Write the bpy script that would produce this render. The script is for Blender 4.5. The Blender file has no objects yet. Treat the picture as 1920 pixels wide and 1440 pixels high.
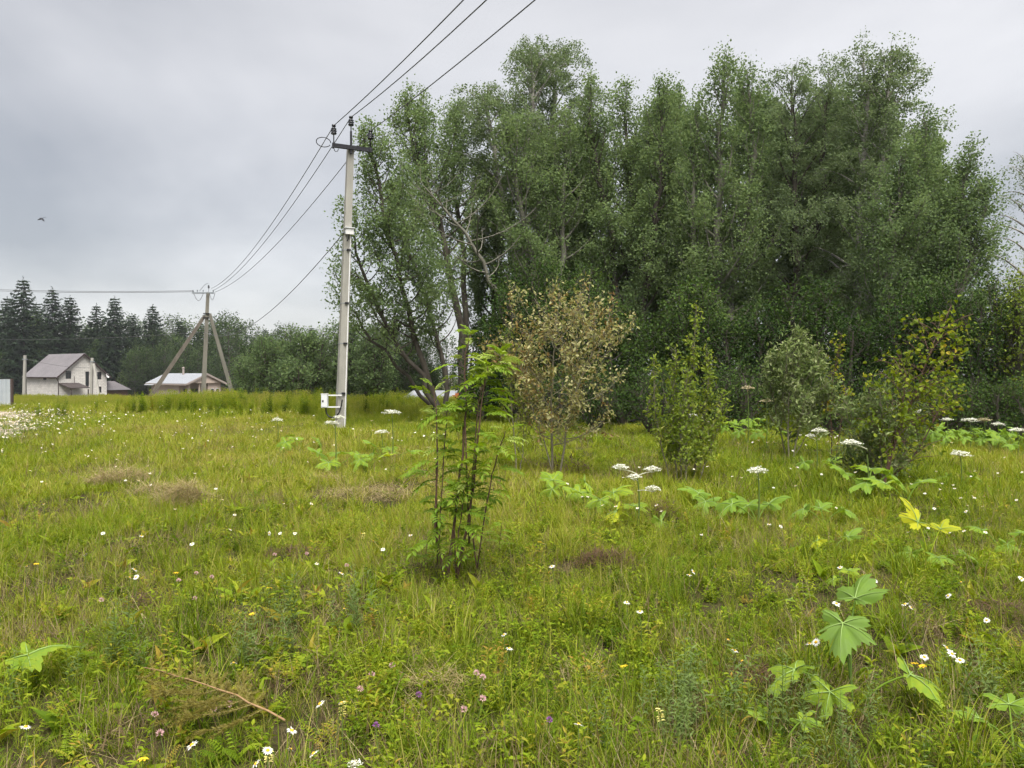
import bpy, math, random
import numpy as np
from mathutils import Vector, Matrix, Euler

# ------------------------------------------------------------------ camera, sky, sun, exposure
scene = bpy.context.scene
F, CAMZ, PITCH = 1478.0, 1.6, math.atan(20.0 / 1478.0)
cam_d = bpy.data.cameras.new('camera')
cam_d.sensor_width = 36.0
cam_d.lens = F / 1920.0 * 36.0
cam_d.clip_start = 0.05
cam_d.clip_end = 3000.0
cam = bpy.data.objects.new('camera', cam_d)
cam.location = (0, 0, CAMZ)
cam.rotation_euler = (math.pi / 2 - PITCH, 0, 0)
scene.collection.objects.link(cam)
scene.camera = cam

SUN_EL, SUN_AZ = math.radians(63), math.radians(165)     # azimuth clockwise from +Y: behind the camera
world = bpy.data.worlds.new('World')
scene.world = world
world.use_nodes = True
wn, wl = world.node_tree.nodes, world.node_tree.links
wn.clear()
w_out = wn.new('ShaderNodeOutputWorld')
w_bg = wn.new('ShaderNodeBackground'); w_bg.inputs['Strength'].default_value = 0.1
w_sky = wn.new('ShaderNodeTexSky')
w_sky.sky_type = 'NISHITA'; w_sky.sun_disc = False
w_sky.sun_elevation = SUN_EL; w_sky.sun_rotation = SUN_AZ
w_tc = wn.new('ShaderNodeTexCoord')
w_sep = wn.new('ShaderNodeSeparateXYZ')
wl.new(w_tc.outputs['Generated'], w_sep.inputs[0])
w_h = wn.new('ShaderNodeMath'); w_h.operation = 'MAXIMUM'; w_h.inputs[1].default_value = 0.0
wl.new(w_sep.outputs['Z'], w_h.inputs[0])
w_h2 = wn.new('ShaderNodeMath'); w_h2.operation = 'ADD'; w_h2.inputs[1].default_value = 0.32
wl.new(w_h.outputs[0], w_h2.inputs[0])
w_cb = wn.new('ShaderNodeCombineXYZ')
for i in range(3):
    wl.new(w_h2.outputs[0], w_cb.inputs[i])
w_dv = wn.new('ShaderNodeVectorMath'); w_dv.operation = 'DIVIDE'
wl.new(w_tc.outputs['Generated'], w_dv.inputs[0]); wl.new(w_cb.outputs[0], w_dv.inputs[1])
w_mp = wn.new('ShaderNodeMapping'); w_mp.inputs['Location'].default_value = (3.1, 7.35, 0.0)
wl.new(w_dv.outputs[0], w_mp.inputs['Vector'])
w_n1 = wn.new('ShaderNodeTexNoise'); w_n1.inputs['Scale'].default_value = 0.9; w_n1.inputs['Detail'].default_value = 5
w_n1.inputs['Roughness'].default_value = 0.52; w_n1.inputs['Distortion'].default_value = 0.3
wl.new(w_mp.outputs[0], w_n1.inputs['Vector'])
w_r = wn.new('ShaderNodeValToRGB')
w_r.color_ramp.elements[0].position = 0.30; w_r.color_ramp.elements[0].color = (0.79, 0.80, 0.835, 1)
w_r.color_ramp.elements[1].position = 0.68; w_r.color_ramp.elements[1].color = (1.69, 1.665, 1.66, 1)
wl.new(w_n1.outputs['Fac'], w_r.inputs['Fac'])
w_mix = wn.new('ShaderNodeMix'); w_mix.data_type = 'RGBA'; w_mix.inputs['Factor'].default_value = 0.94
wl.new(w_sky.outputs[0], w_mix.inputs['A']); wl.new(w_r.outputs[0], w_mix.inputs['B'])
wl.new(w_mix.outputs['Result'], w_bg.inputs['Color'])
wl.new(w_bg.outputs[0], w_out.inputs['Surface'])

sun_d = bpy.data.lights.new('sun', 'SUN')
sun_d.energy = 1.5; sun_d.angle = math.radians(50); sun_d.color = (1.0, 0.955, 0.87)
sun = bpy.data.objects.new('sun', sun_d)
sdir = Vector((math.sin(SUN_AZ) * math.cos(SUN_EL), math.cos(SUN_AZ) * math.cos(SUN_EL), math.sin(SUN_EL)))
sun.rotation_euler = sdir.to_track_quat('Z', 'Y').to_euler()
sun.location = (0, -10, 30)
scene.collection.objects.link(sun)

vs = scene.view_settings
vs.view_transform = 'Standard'; vs.look = 'None'; vs.gamma = 1.0; vs.use_curve_mapping = False
vs.exposure = 2.35
cy = scene.cycles
cy.max_bounces = 4; cy.diffuse_bounces = 2; cy.glossy_bounces = 2; cy.transmission_bounces = 2
cy.transparent_max_bounces = 4; cy.use_adaptive_sampling = True; cy.adaptive_threshold = 0.03; cy.caustics_reflective = False; cy.caustics_refractive = False

# ------------------------------------------------------------------ helpers
COL = scene.collection
SA, CA = math.sin(PITCH), math.cos(PITCH)

def P(px, py, Y):
    """world point at depth Y for a pixel of the 1920x1440 frame"""
    u, v = (px - 960) / F, (720 - py) / F
    dy, dz = CA + v * SA, -SA + v * CA
    t = Y / dy
    return Vector((u * t, Y, CAMZ + dz * t))

def sstep(a, b, x):
    t = np.clip((x - a) / (b - a), 0, 1)
    return t * t * (3 - 2 * t)

def hgt(x, y):
    x = np.asarray(x, float); y = np.asarray(y, float)
    z = 0.035 * np.sin(1.3 * x + 0.7 * y) + 0.03 * np.sin(0.9 * y - 1.7 * x + 1.0) + 0.02 * np.sin(3.1 * x + 0.4) * np.sin(2.7 * y)
    z = z * np.clip((np.hypot(x, y)) / 4.0, 0, 1)
    z = z + 0.10 * np.exp(-(((x + 12) / 6.0) ** 2 + ((y - 38) / 7.0) ** 2))
    z = z - 0.28 * sstep(30, 54, y) - 2.95 * sstep(56, 88, y)
    return z

def G(px, py):
    """ground point (x, y, z) under a pixel"""
    u, v = (px - 960) / F, (720 - py) / F
    dy, dz = CA + v * SA, -SA + v * CA
    t = CAMZ / -dz
    for _ in range(3):
        t = (CAMZ - float(hgt(u * t, dy * t))) / -dz
    return Vector((u * t, dy * t, float(hgt(u * t, dy * t))))

def tag(o, label=None, cat=None, group=None, kind=None):
    if label: o['label'] = label
    if cat: o['category'] = cat
    if group: o['group'] = group
    if kind: o['kind'] = kind
    return o

def empty(name, loc, label=None, cat=None, group=None, rz=0.0):
    o = bpy.data.objects.new(name, None)
    o.empty_display_size = 0.2
    o.location = loc; o.rotation_euler = (0, 0, rz)
    COL.objects.link(o)
    return tag(o, label, cat, group)

def place(name, me, parent=None, loc=(0, 0, 0), rot=(0, 0, 0), scl=1.0):
    o = bpy.data.objects.new(name, me)
    o.location = loc; o.rotation_euler = rot
    o.scale = (scl, scl, scl) if not hasattr(scl, '__len__') else scl
    COL.objects.link(o)
    if parent is not None: o.parent = parent
    return o

def copy_tree(o, loc, rz=0.0, s=1.0, label=None, group=None):
    c = o.copy(); COL.objects.link(c)
    c.location = loc; c.rotation_euler = (0, 0, rz); c.scale = (s, s, s) if not hasattr(s, '__len__') else s
    if label: c['label'] = label
    if group: c['group'] = group
    for ch in list(o.children):
        d = ch.copy(); COL.objects.link(d); d.parent = c
        for g in list(ch.children):
            e = g.copy(); COL.objects.link(e); e.parent = d
    return c

def nrm(a):
    return a / np.maximum(np.linalg.norm(a, axis=-1, keepdims=True), 1e-9)

class MB:
    """collects verts / tris / quads as numpy arrays, builds ONE mesh"""
    def __init__(s):
        s.v, s.q, s.t, s.tq, s.tt, s.mq, s.mt, s.n = [], [], [], [], [], [], [], 0
    def add(s, v, f, tint=0.5, mi=0):
        v = np.asarray(v, float).reshape(-1, 3); f = np.asarray(f, int)
        if len(f) == 0: return
        tn = np.broadcast_to(np.asarray(tint, float), (len(f),))
        m = np.full(len(f), mi, int)
        if f.shape[1] == 4: s.q.append(f + s.n); s.tq.append(tn); s.mq.append(m)
        else: s.t.append(f + s.n); s.tt.append(tn); s.mt.append(m)
        s.v.append(v); s.n += len(v)
    def tube(s, pts, rad, sides=6, tint=0.5, mi=0, cap=False):
        pts = np.asarray(pts, float); n = len(pts)
        rad = np.broadcast_to(np.asarray(rad, float), (n,))
        tg = nrm(np.gradient(pts, axis=0))
        ref = np.where(np.abs(tg[:, 2:3]) > 0.9, np.array([[1., 0, 0]]), np.array([[0, 0, 1.]]))
        if (np.abs(tg[:, 2]) > 0.9).any(): ref = np.broadcast_to(np.array([[0.83, 0.55, 0.05]]), (n, 3))
        a = nrm(np.cross(tg, ref)); b = np.cross(tg, a)
        th = np.arange(sides) / sides * 2 * np.pi
        v = pts[:, None] + rad[:, None, None] * (np.cos(th)[None, :, None] * a[:, None] + np.sin(th)[None, :, None] * b[:, None])
        i = np.arange(n - 1)[:, None] * sides; j = np.arange(sides)[None, :]; k = (j + 1) % sides
        f = np.stack([i + j, i + k, i + sides + k, i + sides + j], -1).reshape(-1, 4)
        s.add(v.reshape(-1, 3), f, tint, mi)
        if cap:
            for e in (0, n - 1):
                c = np.concatenate([v[e], pts[e:e + 1]])
                ff = np.stack([np.arange(sides), (np.arange(sides) + 1) % sides, np.full(sides, sides)], -1)
                s.add(c, ff if e else ff[:, ::-1], tint, mi)
        return s
    def box(s, c, d, rot=None, tint=0.5, mi=0):
        c = np.asarray(c, float); d = np.asarray(d, float) / 2
        v = np.array([[x, y, z] for x in (-1, 1) for y in (-1, 1) for z in (-1, 1)], float) * d
        if rot is not None: v = v @ np.array(rot.to_3x3() if hasattr(rot, 'to_3x3') else rot).T
        f = [[0, 1, 3, 2], [4, 6, 7, 5], [0, 4, 5, 1], [2, 3, 7, 6], [0, 2, 6, 4], [1, 5, 7, 3]]
        s.add(v + c, f, tint, mi); return s
    def frustum(s, p0, p1, w0, w1, ax, tint=0.5, mi=0):
        """tapered rectangular bar from p0 to p1; w = (along ax, across)"""
        p0 = np.asarray(p0, float); p1 = np.asarray(p1, float)
        t = nrm(p1 - p0); a = np.asarray(ax, float); a = nrm(a - t * np.dot(a, t)); b = np.cross(t, a)
        v = []
        for p, w in ((p0, w0), (p1, w1)):
            for i, j in ((-1, -1), (1, -1), (1, 1), (-1, 1)):
                v.append(p + a * i * w[0] / 2 + b * j * w[1] / 2)
        f = [[0, 1, 5, 4], [1, 2, 6, 5], [2, 3, 7, 6], [3, 0, 4, 7], [0, 3, 2, 1], [4, 5, 6, 7]]
        s.add(v, f, tint, mi); return s
    def lathe(s, prof, sides=10, at=(0, 0, 0), tint=0.5, mi=0):
        prof = np.asarray(prof, float); th = np.arange(sides) / sides * 2 * np.pi
        v = np.stack([prof[:, None, 0] * np.cos(th), prof[:, None, 0] * np.sin(th), np.broadcast_to(prof[:, None, 1], (len(prof), sides))], -1)
        i = np.arange(len(prof) - 1)[:, None] * sides; j = np.arange(sides)[None, :]; k = (j + 1) % sides
        f = np.stack([i + j, i + k, i + sides + k, i + sides + j], -1).reshape(-1, 4)
        s.add(v.reshape(-1, 3) + np.asarray(at), f, tint, mi); return s
    def twigs(s, a, b, r, tint=0.5):
        """many thin three-sided twigs from a to b"""
        t = nrm(b - a); o = nrm(np.cross(t, np.array([0.31, 0.74, 0.6]))); c = np.cross(t, o)
        v = []
        for p, rr in ((a, r), (b, r * .35)):
            for th in (0, 2.094, 4.189): v.append(p + (o * math.cos(th) + c * math.sin(th)) * rr)
        v = np.stack(v, 1); k = np.arange(len(a))[:, None, None] * 6
        f = k + np.array([[[0, 1, 4, 3], [1, 2, 5, 4], [2, 0, 3, 5]]])
        s.add(v.reshape(-1, 3), f.reshape(-1, 4), tint)
    def leaves(s, pos, d, n, L, wr, tint, lift=0.12, mi=0):
        d = nrm(d); sd = nrm(np.cross(d, n)); n = np.cross(sd, d)
        L = np.broadcast_to(np.asarray(L, float), (len(pos),))[:, None]; w = L * wr / 2
        v = np.stack([pos, pos + d * L * .45 + sd * w + n * w * lift * 2, pos + d * L, pos + d * L * .45 - sd * w + n * w * lift * 2], 1)
        k = np.arange(len(pos))[:, None] * 4
        s.add(v.reshape(-1, 3), k + np.array([[0, 1, 2, 3]]), tint, mi)
    def leaves8(s, pos, d, n, L, wr, tint, fold=0.25, curl=0.25, mi=0):
        """lens-shaped leaves with a folded midrib and a drooping tip"""
        d = nrm(np.asarray(d, float)); sd = nrm(np.cross(d, n)); n = np.cross(sd, d); pos = np.asarray(pos, float)
        L = np.broadcast_to(np.asarray(L, float), (len(pos),))[:, None]; w = L * wr / 2
        c = lambda t: pos + d * L * t - n * L * curl * t * t
        up = n * w * fold * 2
        v = np.stack([c(0), c(.33), c(.68), c(1.0), c(.30) + sd * w + up, c(.66) + sd * w * .8 + up, c(.30) - sd * w + up, c(.66) - sd * w * .8 + up], 1)
        k = np.arange(len(pos))[:, None, None] * 8
        tn = np.broadcast_to(np.asarray(tint, float), (len(pos),))
        q = k + np.array([[[1, 4, 5, 2], [1, 2, 7, 6]]]); t = k + np.array([[[0, 4, 1], [2, 5, 3], [0, 1, 6], [2, 3, 7]]])
        vv = v.reshape(-1, 3); n0 = s.n
        s.add(vv, q.reshape(-1, 4), np.repeat(tn, 2), mi); s.v.pop(); s.n = n0
        s.add(vv, t.reshape(-1, 3), np.repeat(tn, 4), mi)
    def mesh(s, name, mats, smooth=False):
        me = bpy.data.meshes.new(name)
        v = np.concatenate(s.v) if s.v else np.zeros((0, 3))
        q = np.concatenate(s.q) if s.q else np.zeros((0, 4), int)
        t = np.concatenate(s.t) if s.t else np.zeros((0, 3), int)
        tn = np.concatenate(s.tq + s.tt) if (s.tq or s.tt) else np.zeros(0)
        mm = np.concatenate(s.mq + s.mt) if (s.mq or s.mt) else np.zeros(0, int)
        me.vertices.add(len(v)); me.vertices.foreach_set('co', v.astype(np.float32).ravel())
        lp = np.concatenate([q.ravel(), t.ravel()]).astype(np.int32)
        me.loops.add(len(lp)); me.loops.foreach_set('vertex_index', lp)
        st = np.concatenate([np.arange(len(q)) * 4, len(q) * 4 + np.arange(len(t)) * 3]).astype(np.int32)
        me.polygons.add(len(st)); me.polygons.foreach_set('loop_start', st)
        me.polygons.foreach_set('material_index', mm.astype(np.int32))
        me.polygons.foreach_set('use_smooth', np.full(len(st), bool(smooth)))
        at = me.attributes.new('tint', 'FLOAT', 'FACE'); at.data.foreach_set('value', tn.astype(np.float32))
        me.update(calc_edges=True)
        for m in (mats if isinstance(mats, (list, tuple)) else [mats]): me.materials.append(m)
        return me
    def obj(s, name, mats, parent=None, loc=(0, 0, 0), rot=(0, 0, 0), smooth=False):
        return place(name, s.mesh(name, mats, smooth), parent, loc, rot)

# ------------------------------------------------------------------ materials
def lin(r, g, b):
    f = lambda c: ((c / 255 + .055) / 1.055) ** 2.4 if c > 10 else c / 255 / 12.92
    return (f(r), f(g), f(b))

def ramp(nt, cols, fac):
    r = nt.nodes.new('ShaderNodeValToRGB'); e = r.color_ramp.elements
    for i, c in enumerate(cols):
        p = i / max(1, len(cols) - 1)
        if i == 0: e[0].position = 0
        elif i == len(cols) - 1: e[-1].position = 1
        else: e.new(p)
    for i, c in enumerate(cols):
        e[i].position = i / max(1, len(cols) - 1); e[i].color = (*c[:3], 1)
    nt.links.new(fac, r.inputs['Fac'])
    return r.outputs['Color']

def leaf_mat(name, cols, trans=0.35, inst=False, spec=0.25, cheap=False, blotch=0.0):
    m = bpy.data.materials.new(name); m.use_nodes = True
    nt = m.node_tree; nt.nodes.clear()
    at = nt.nodes.new('ShaderNodeAttribute'); at.attribute_name = 'tint'
    fac = at.outputs['Fac']
    if inst:
        a2 = nt.nodes.new('ShaderNodeAttribute'); a2.attribute_name = 'itint'; a2.attribute_type = 'INSTANCER'
        ad = nt.nodes.new('ShaderNodeMath'); ad.operation = 'ADD'
        nt.links.new(fac, ad.inputs[0]); nt.links.new(a2.outputs['Fac'], ad.inputs[1])
        fac = ad.outputs[0]
    if blotch:
        tc = nt.nodes.new('ShaderNodeTexCoord'); nz = nt.nodes.new('ShaderNodeTexNoise'); nz.inputs['Scale'].default_value = 22; nz.inputs['Detail'].default_value = 5
        nt.links.new(tc.outputs['Object'], nz.inputs['Vector'])
        ma = nt.nodes.new('ShaderNodeMath'); ma.operation = 'MULTIPLY_ADD'; ma.inputs[1].default_value = blotch; nt.links.new(nz.outputs['Fac'], ma.inputs[0])
        su = nt.nodes.new('ShaderNodeMath'); su.operation = 'SUBTRACT'; su.inputs[1].default_value = blotch * .5; nt.links.new(fac, su.inputs[0])
        nt.links.new(su.outputs[0], ma.inputs[2]); fac = ma.outputs[0]
    c = ramp(nt, cols, fac)
    if cheap: pb = nt.nodes.new('ShaderNodeBsdfDiffuse')
    else:
        pb = nt.nodes.new('ShaderNodeBsdfPrincipled'); pb.inputs['Roughness'].default_value = 0.5
        pb.inputs['Specular IOR Level'].default_value = spec
    tr = nt.nodes.new('ShaderNodeBsdfTranslucent')
    hs = nt.nodes.new('ShaderNodeHueSaturation'); hs.inputs['Hue'].default_value = 0.485; hs.inputs['Saturation'].default_value = 1.1
    hs.inputs['Value'].default_value = 1.25
    nt.links.new(c, hs.inputs['Color']); nt.links.new(hs.outputs[0], tr.inputs['Color'])
    mx = nt.nodes.new('ShaderNodeMixShader'); mx.inputs[0].default_value = trans
    out = nt.nodes.new('ShaderNodeOutputMaterial')
    nt.links.new(c, pb.inputs['Color' if cheap else 'Base Color']); nt.links.new(pb.outputs[0], mx.inputs[1]); nt.links.new(tr.outputs[0], mx.inputs[2])
    nt.links.new(mx.outputs[0], out.inputs['Surface'])
    return m

def solid(name, col, rough=0.7, metal=0.0, noise=None, spec=0.3, bump=0.0, stretch=(1, 1, 1)):
    """noise = (scale, second colour, amount)"""
    m = bpy.data.materials.new(name); m.use_nodes = True
    nt = m.node_tree; pb = nt.nodes['Principled BSDF']
    pb.inputs['Roughness'].default_value = rough; pb.inputs['Metallic'].default_value = metal
    pb.inputs['Specular IOR Level'].default_value = spec
    pb.inputs['Base Color'].default_value = (*col, 1)
    if noise:
        tc = nt.nodes.new('ShaderNodeTexCoord'); mp = nt.nodes.new('ShaderNodeMapping'); mp.inputs['Scale'].default_value = stretch
        nz = nt.nodes.new('ShaderNodeTexNoise'); nz.inputs['Scale'].default_value = noise[0]; nz.inputs['Detail'].default_value = 6
        nz.inputs['Roughness'].default_value = 0.65
        nt.links.new(tc.outputs['Object'], mp.inputs[0]); nt.links.new(mp.outputs[0], nz.inputs['Vector'])
        r = nt.nodes.new('ShaderNodeValToRGB'); r.color_ramp.elements[0].position = 0.35; r.color_ramp.elements[1].position = 0.68
        r.color_ramp.elements[0].color = (*col, 1); r.color_ramp.elements[1].color = (*noise[1], 1)
        nt.links.new(nz.outputs['Fac'], r.inputs['Fac']); nt.links.new(r.outputs[0], pb.inputs['Base Color'])
        if bump:
            b = nt.nodes.new('ShaderNodeBump'); b.inputs['Strength'].default_value = bump; b.inputs['Distance'].default_value = 0.02
            nt.links.new(nz.outputs['Fac'], b.inputs['Height']); nt.links.new(b.outputs[0], pb.inputs['Normal'])
    return m

M = {}
M['soil'] = solid('soil_thatch', (0.030, 0.025, 0.013), 0.95, noise=(38.0, (0.085, 0.072, 0.030)), spec=0.1, bump=1.0)
M['grass'] = leaf_mat('meadow_grass_blades', [(0.042, 0.074, 0.007), (0.108, 0.170, 0.013), (0.190, 0.260, 0.020), (0.275, 0.308, 0.034), (0.37, 0.335, 0.095), (0.31, 0.24, 0.10)], 0.38, True, spec=0.06)
M['herb'] = leaf_mat('herb_leaves', [(0.042, 0.085, 0.007), (0.105, 0.175, 0.012), (0.195, 0.280, 0.018), (0.30, 0.345, 0.030), (0.35, 0.24, 0.05)], 0.35, True, spec=0.06)
M['mugwort'] = leaf_mat('mugwort_leaves', [(0.10, 0.15, 0.035), (0.14, 0.205, 0.05), (0.20, 0.26, 0.08)], 0.3, True)
M['dry'] = leaf_mat('dry_grass', [(0.10, 0.065, 0.034), (0.19, 0.14, 0.07), (0.29, 0.23, 0.12), (0.38, 0.31, 0.17)], 0.2, True)
M['hay'] = leaf_mat('hay', [(0.17, 0.125, 0.055), (0.27, 0.21, 0.095), (0.37, 0.30, 0.14), (0.46, 0.39, 0.20)], 0.2)
M['deadweed'] = leaf_mat('dead_weed', [(0.045, 0.024, 0.014), (0.09, 0.05, 0.028), (0.14, 0.085, 0.045)], 0.15)
M['petal'] = solid('white_petals', (0.66, 0.66, 0.62), 0.6)
M['umbel'] = leaf_mat('umbel_white', [(0.45, 0.45, 0.30), (0.74, 0.74, 0.62), (0.82, 0.82, 0.76)], 0.15)
M['umbeldry'] = leaf_mat('umbel_faded', [(0.30, 0.25, 0.12), (0.42, 0.36, 0.2), (0.5, 0.45, 0.3)], 0.15)
M['disc'] = solid('yellow_disc', (0.62, 0.36, 0.02), 0.7)
M['yellowpetal'] = solid('yellow_petals', (0.70, 0.46, 0.02), 0.6)
M['paleyellow'] = solid('pale_yellow_petals', (0.72, 0.66, 0.22), 0.6)
M['pink'] = solid('pink_clover', (0.52, 0.27, 0.30), 0.8, noise=(90.0, (0.62, 0.45, 0.42)))
M['purple'] = solid('purple_petals', (0.26, 0.09, 0.30), 0.8)
M['stem'] = solid('green_stem', (0.10, 0.15, 0.03), 0.6)
M['rowanstem'] = solid('rowan_bark', (0.085, 0.045, 0.032), 0.6, noise=(40.0, (0.14, 0.085, 0.06)))
M['willowstem'] = solid('willow_bark', (0.14, 0.125, 0.085), 0.8, noise=(30.0, (0.22, 0.20, 0.14)))
M['bark'] = solid('dark_bark', (0.05, 0.042, 0.033), 0.9, noise=(6.0, (0.105, 0.092, 0.075)), bump=0.4, stretch=(1, 1, .3))
M['aspenbark'] = solid('aspen_bark', (0.105, 0.10, 0.078), 0.85, noise=(5.0, (0.19, 0.185, 0.15)), bump=0.3, stretch=(1, 1, .5))
M['birchbark'] = solid('birch_bark', (0.44, 0.42, 0.38), 0.8, noise=(4.0, (0.09, 0.08, 0.07)), stretch=(1, 1, 2.5))
M['aspen'] = leaf_mat('aspen_leaves', [(0.074, 0.114, 0.050), (0.126, 0.188, 0.078), (0.178, 0.248, 0.100), (0.226, 0.300, 0.125)], 0.45, cheap=True)
M['birch'] = leaf_mat('birch_leaves', [(0.078, 0.114, 0.058), (0.126, 0.176, 0.084), (0.170, 0.228, 0.105), (0.212, 0.276, 0.125)], 0.45, cheap=True)
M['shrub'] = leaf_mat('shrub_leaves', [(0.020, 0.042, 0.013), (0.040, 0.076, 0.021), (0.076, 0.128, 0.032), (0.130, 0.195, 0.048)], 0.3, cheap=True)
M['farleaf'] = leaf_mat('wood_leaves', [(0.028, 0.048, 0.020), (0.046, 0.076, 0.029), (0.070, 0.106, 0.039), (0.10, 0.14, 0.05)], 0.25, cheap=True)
M['spruce'] = leaf_mat('spruce_needles', [(0.015, 0.026, 0.015), (0.025, 0.041, 0.023), (0.040, 0.060, 0.033)], 0.1, cheap=True)
M['rowan'] = leaf_mat('rowan_leaves', [(0.080, 0.155, 0.018), (0.145, 0.245, 0.026), (0.235, 0.335, 0.040), (0.37, 0.43, 0.14)], 0.42, spec=0.12)
M['brownwillow'] = leaf_mat('browning_leaves', [(0.150, 0.090, 0.034), (0.240, 0.165, 0.058), (0.29, 0.235, 0.075), (0.225, 0.255, 0.070), (0.40, 0.38, 0.18)], 0.3)
M['greenwillow'] = leaf_mat('young_poplar_leaves', [(0.095, 0.145, 0.022), (0.165, 0.235, 0.034), (0.245, 0.315, 0.050), (0.37, 0.38, 0.10)], 0.4, spec=0.1)
M['silver'] = leaf_mat('silver_willow_leaves', [(0.085, 0.130, 0.036), (0.155, 0.215, 0.066), (0.26, 0.32, 0.125), (0.44, 0.47, 0.27)], 0.35, spec=0.15)
M['youngbirch'] = leaf_mat('young_birch_leaves', [(0.130, 0.190, 0.022), (0.215, 0.280, 0.030), (0.32, 0.35, 0.040), (0.42, 0.33, 0.05)], 0.45, spec=0.1)
M['hog'] = leaf_mat('hogweed_leaf', [(0.175, 0.27, 0.075), (0.165, 0.275, 0.050), (0.20, 0.32, 0.04), (0.33, 0.40, 0.03), (0.46, 0.46, 0.03)], 0.4, spec=0.1, blotch=0.55)
M['vein'] = solid('pale_leaf_vein', (0.21, 0.31, 0.085), 0.6)
M['needle'] = leaf_mat('dried_spruce_needles', [(0.14, 0.112, 0.024), (0.20, 0.172, 0.034), (0.25, 0.235, 0.05)], 0.2)
M['twig'] = solid('cut_branch_bark', (0.22, 0.13, 0.065), 0.8, noise=(60.0, (0.32, 0.21, 0.11)))
M['concrete'] = solid('pole_concrete', (0.27, 0.262, 0.236), 0.85, noise=(3.5, (0.37, 0.358, 0.325)), spec=0.2, stretch=(1, 1, .25))
M['concreteold'] = solid('old_concrete', (0.15, 0.142, 0.12), 0.9, noise=(3.0, (0.22, 0.208, 0.175)), spec=0.2, stretch=(1, 1, .3))
M['concretedark'] = solid('weathered_brace_concrete', (0.11, 0.095, 0.08), 0.9, noise=(3.0, (0.17, 0.15, 0.125)), spec=0.2, stretch=(1, 1, .3))
M['steel'] = solid('dark_steel', (0.025, 0.025, 0.03), 0.5, 0.2)
M['zinc'] = solid('zinc_steel', (0.30, 0.33, 0.35), 0.45, 0.6)
M['glassins'] = solid('dark_insulator', (0.018, 0.02, 0.026), 0.25, spec=0.5)
M['cable'] = solid('grey_wire', (0.10, 0.10, 0.105), 0.6)
M['black'] = solid('black_cable', (0.012, 0.012, 0.013), 0.5)
M['whitebox'] = solid('white_plastic', (0.66, 0.68, 0.70), 0.5)
M['pvc'] = solid('white_pvc', (0.72, 0.72, 0.72), 0.45)
M['block'] = None
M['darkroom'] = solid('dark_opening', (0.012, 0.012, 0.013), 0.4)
M['glass'] = solid('window_glass', (0.02, 0.024, 0.028), 0.08, spec=0.6)
M['roofmetal'] = solid('grey_lilac_metal_roof', (0.150, 0.140, 0.150), 0.55, 0.0, noise=(0.6, (0.185, 0.172, 0.182)))
M['rooftrim'] = solid('dark_brown_trim', (0.045, 0.03, 0.03), 0.6)
M['canopy'] = solid('brown_canopy_roof', (0.055, 0.044, 0.044), 0.6)
M['whiteroof'] = solid('pale_metal_roof', (0.29, 0.305, 0.335), 0.45, 0.0)
M['fascia'] = solid('taupe_fascia', (0.30, 0.255, 0.23), 0.7)
M['pinkwall'] = solid('pale_pink_render', (0.52, 0.415, 0.355), 0.85, noise=(0.8, (0.56, 0.46, 0.40)))
M['greyroof'] = solid('old_grey_roof', (0.19, 0.20, 0.22), 0.6, noise=(1.0, (0.25, 0.26, 0.28)))
M['orange'] = solid('orange_boards', (0.34, 0.105, 0.03), 0.7, noise=(3.0, (0.42, 0.15, 0.05)))
M['brownlog'] = solid('brown_logs', (0.10, 0.055, 0.03), 0.8)
M['fence'] = solid('galvanised_sheet', (0.42, 0.46, 0.50), 0.45, 0.3, noise=(1.2, (0.5, 0.53, 0.56)))
M['rust'] = solid('rusty_post', (0.07, 0.05, 0.045), 0.8)
M['feather'] = solid('dark_feathers', (0.03, 0.032, 0.04), 0.8)

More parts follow.
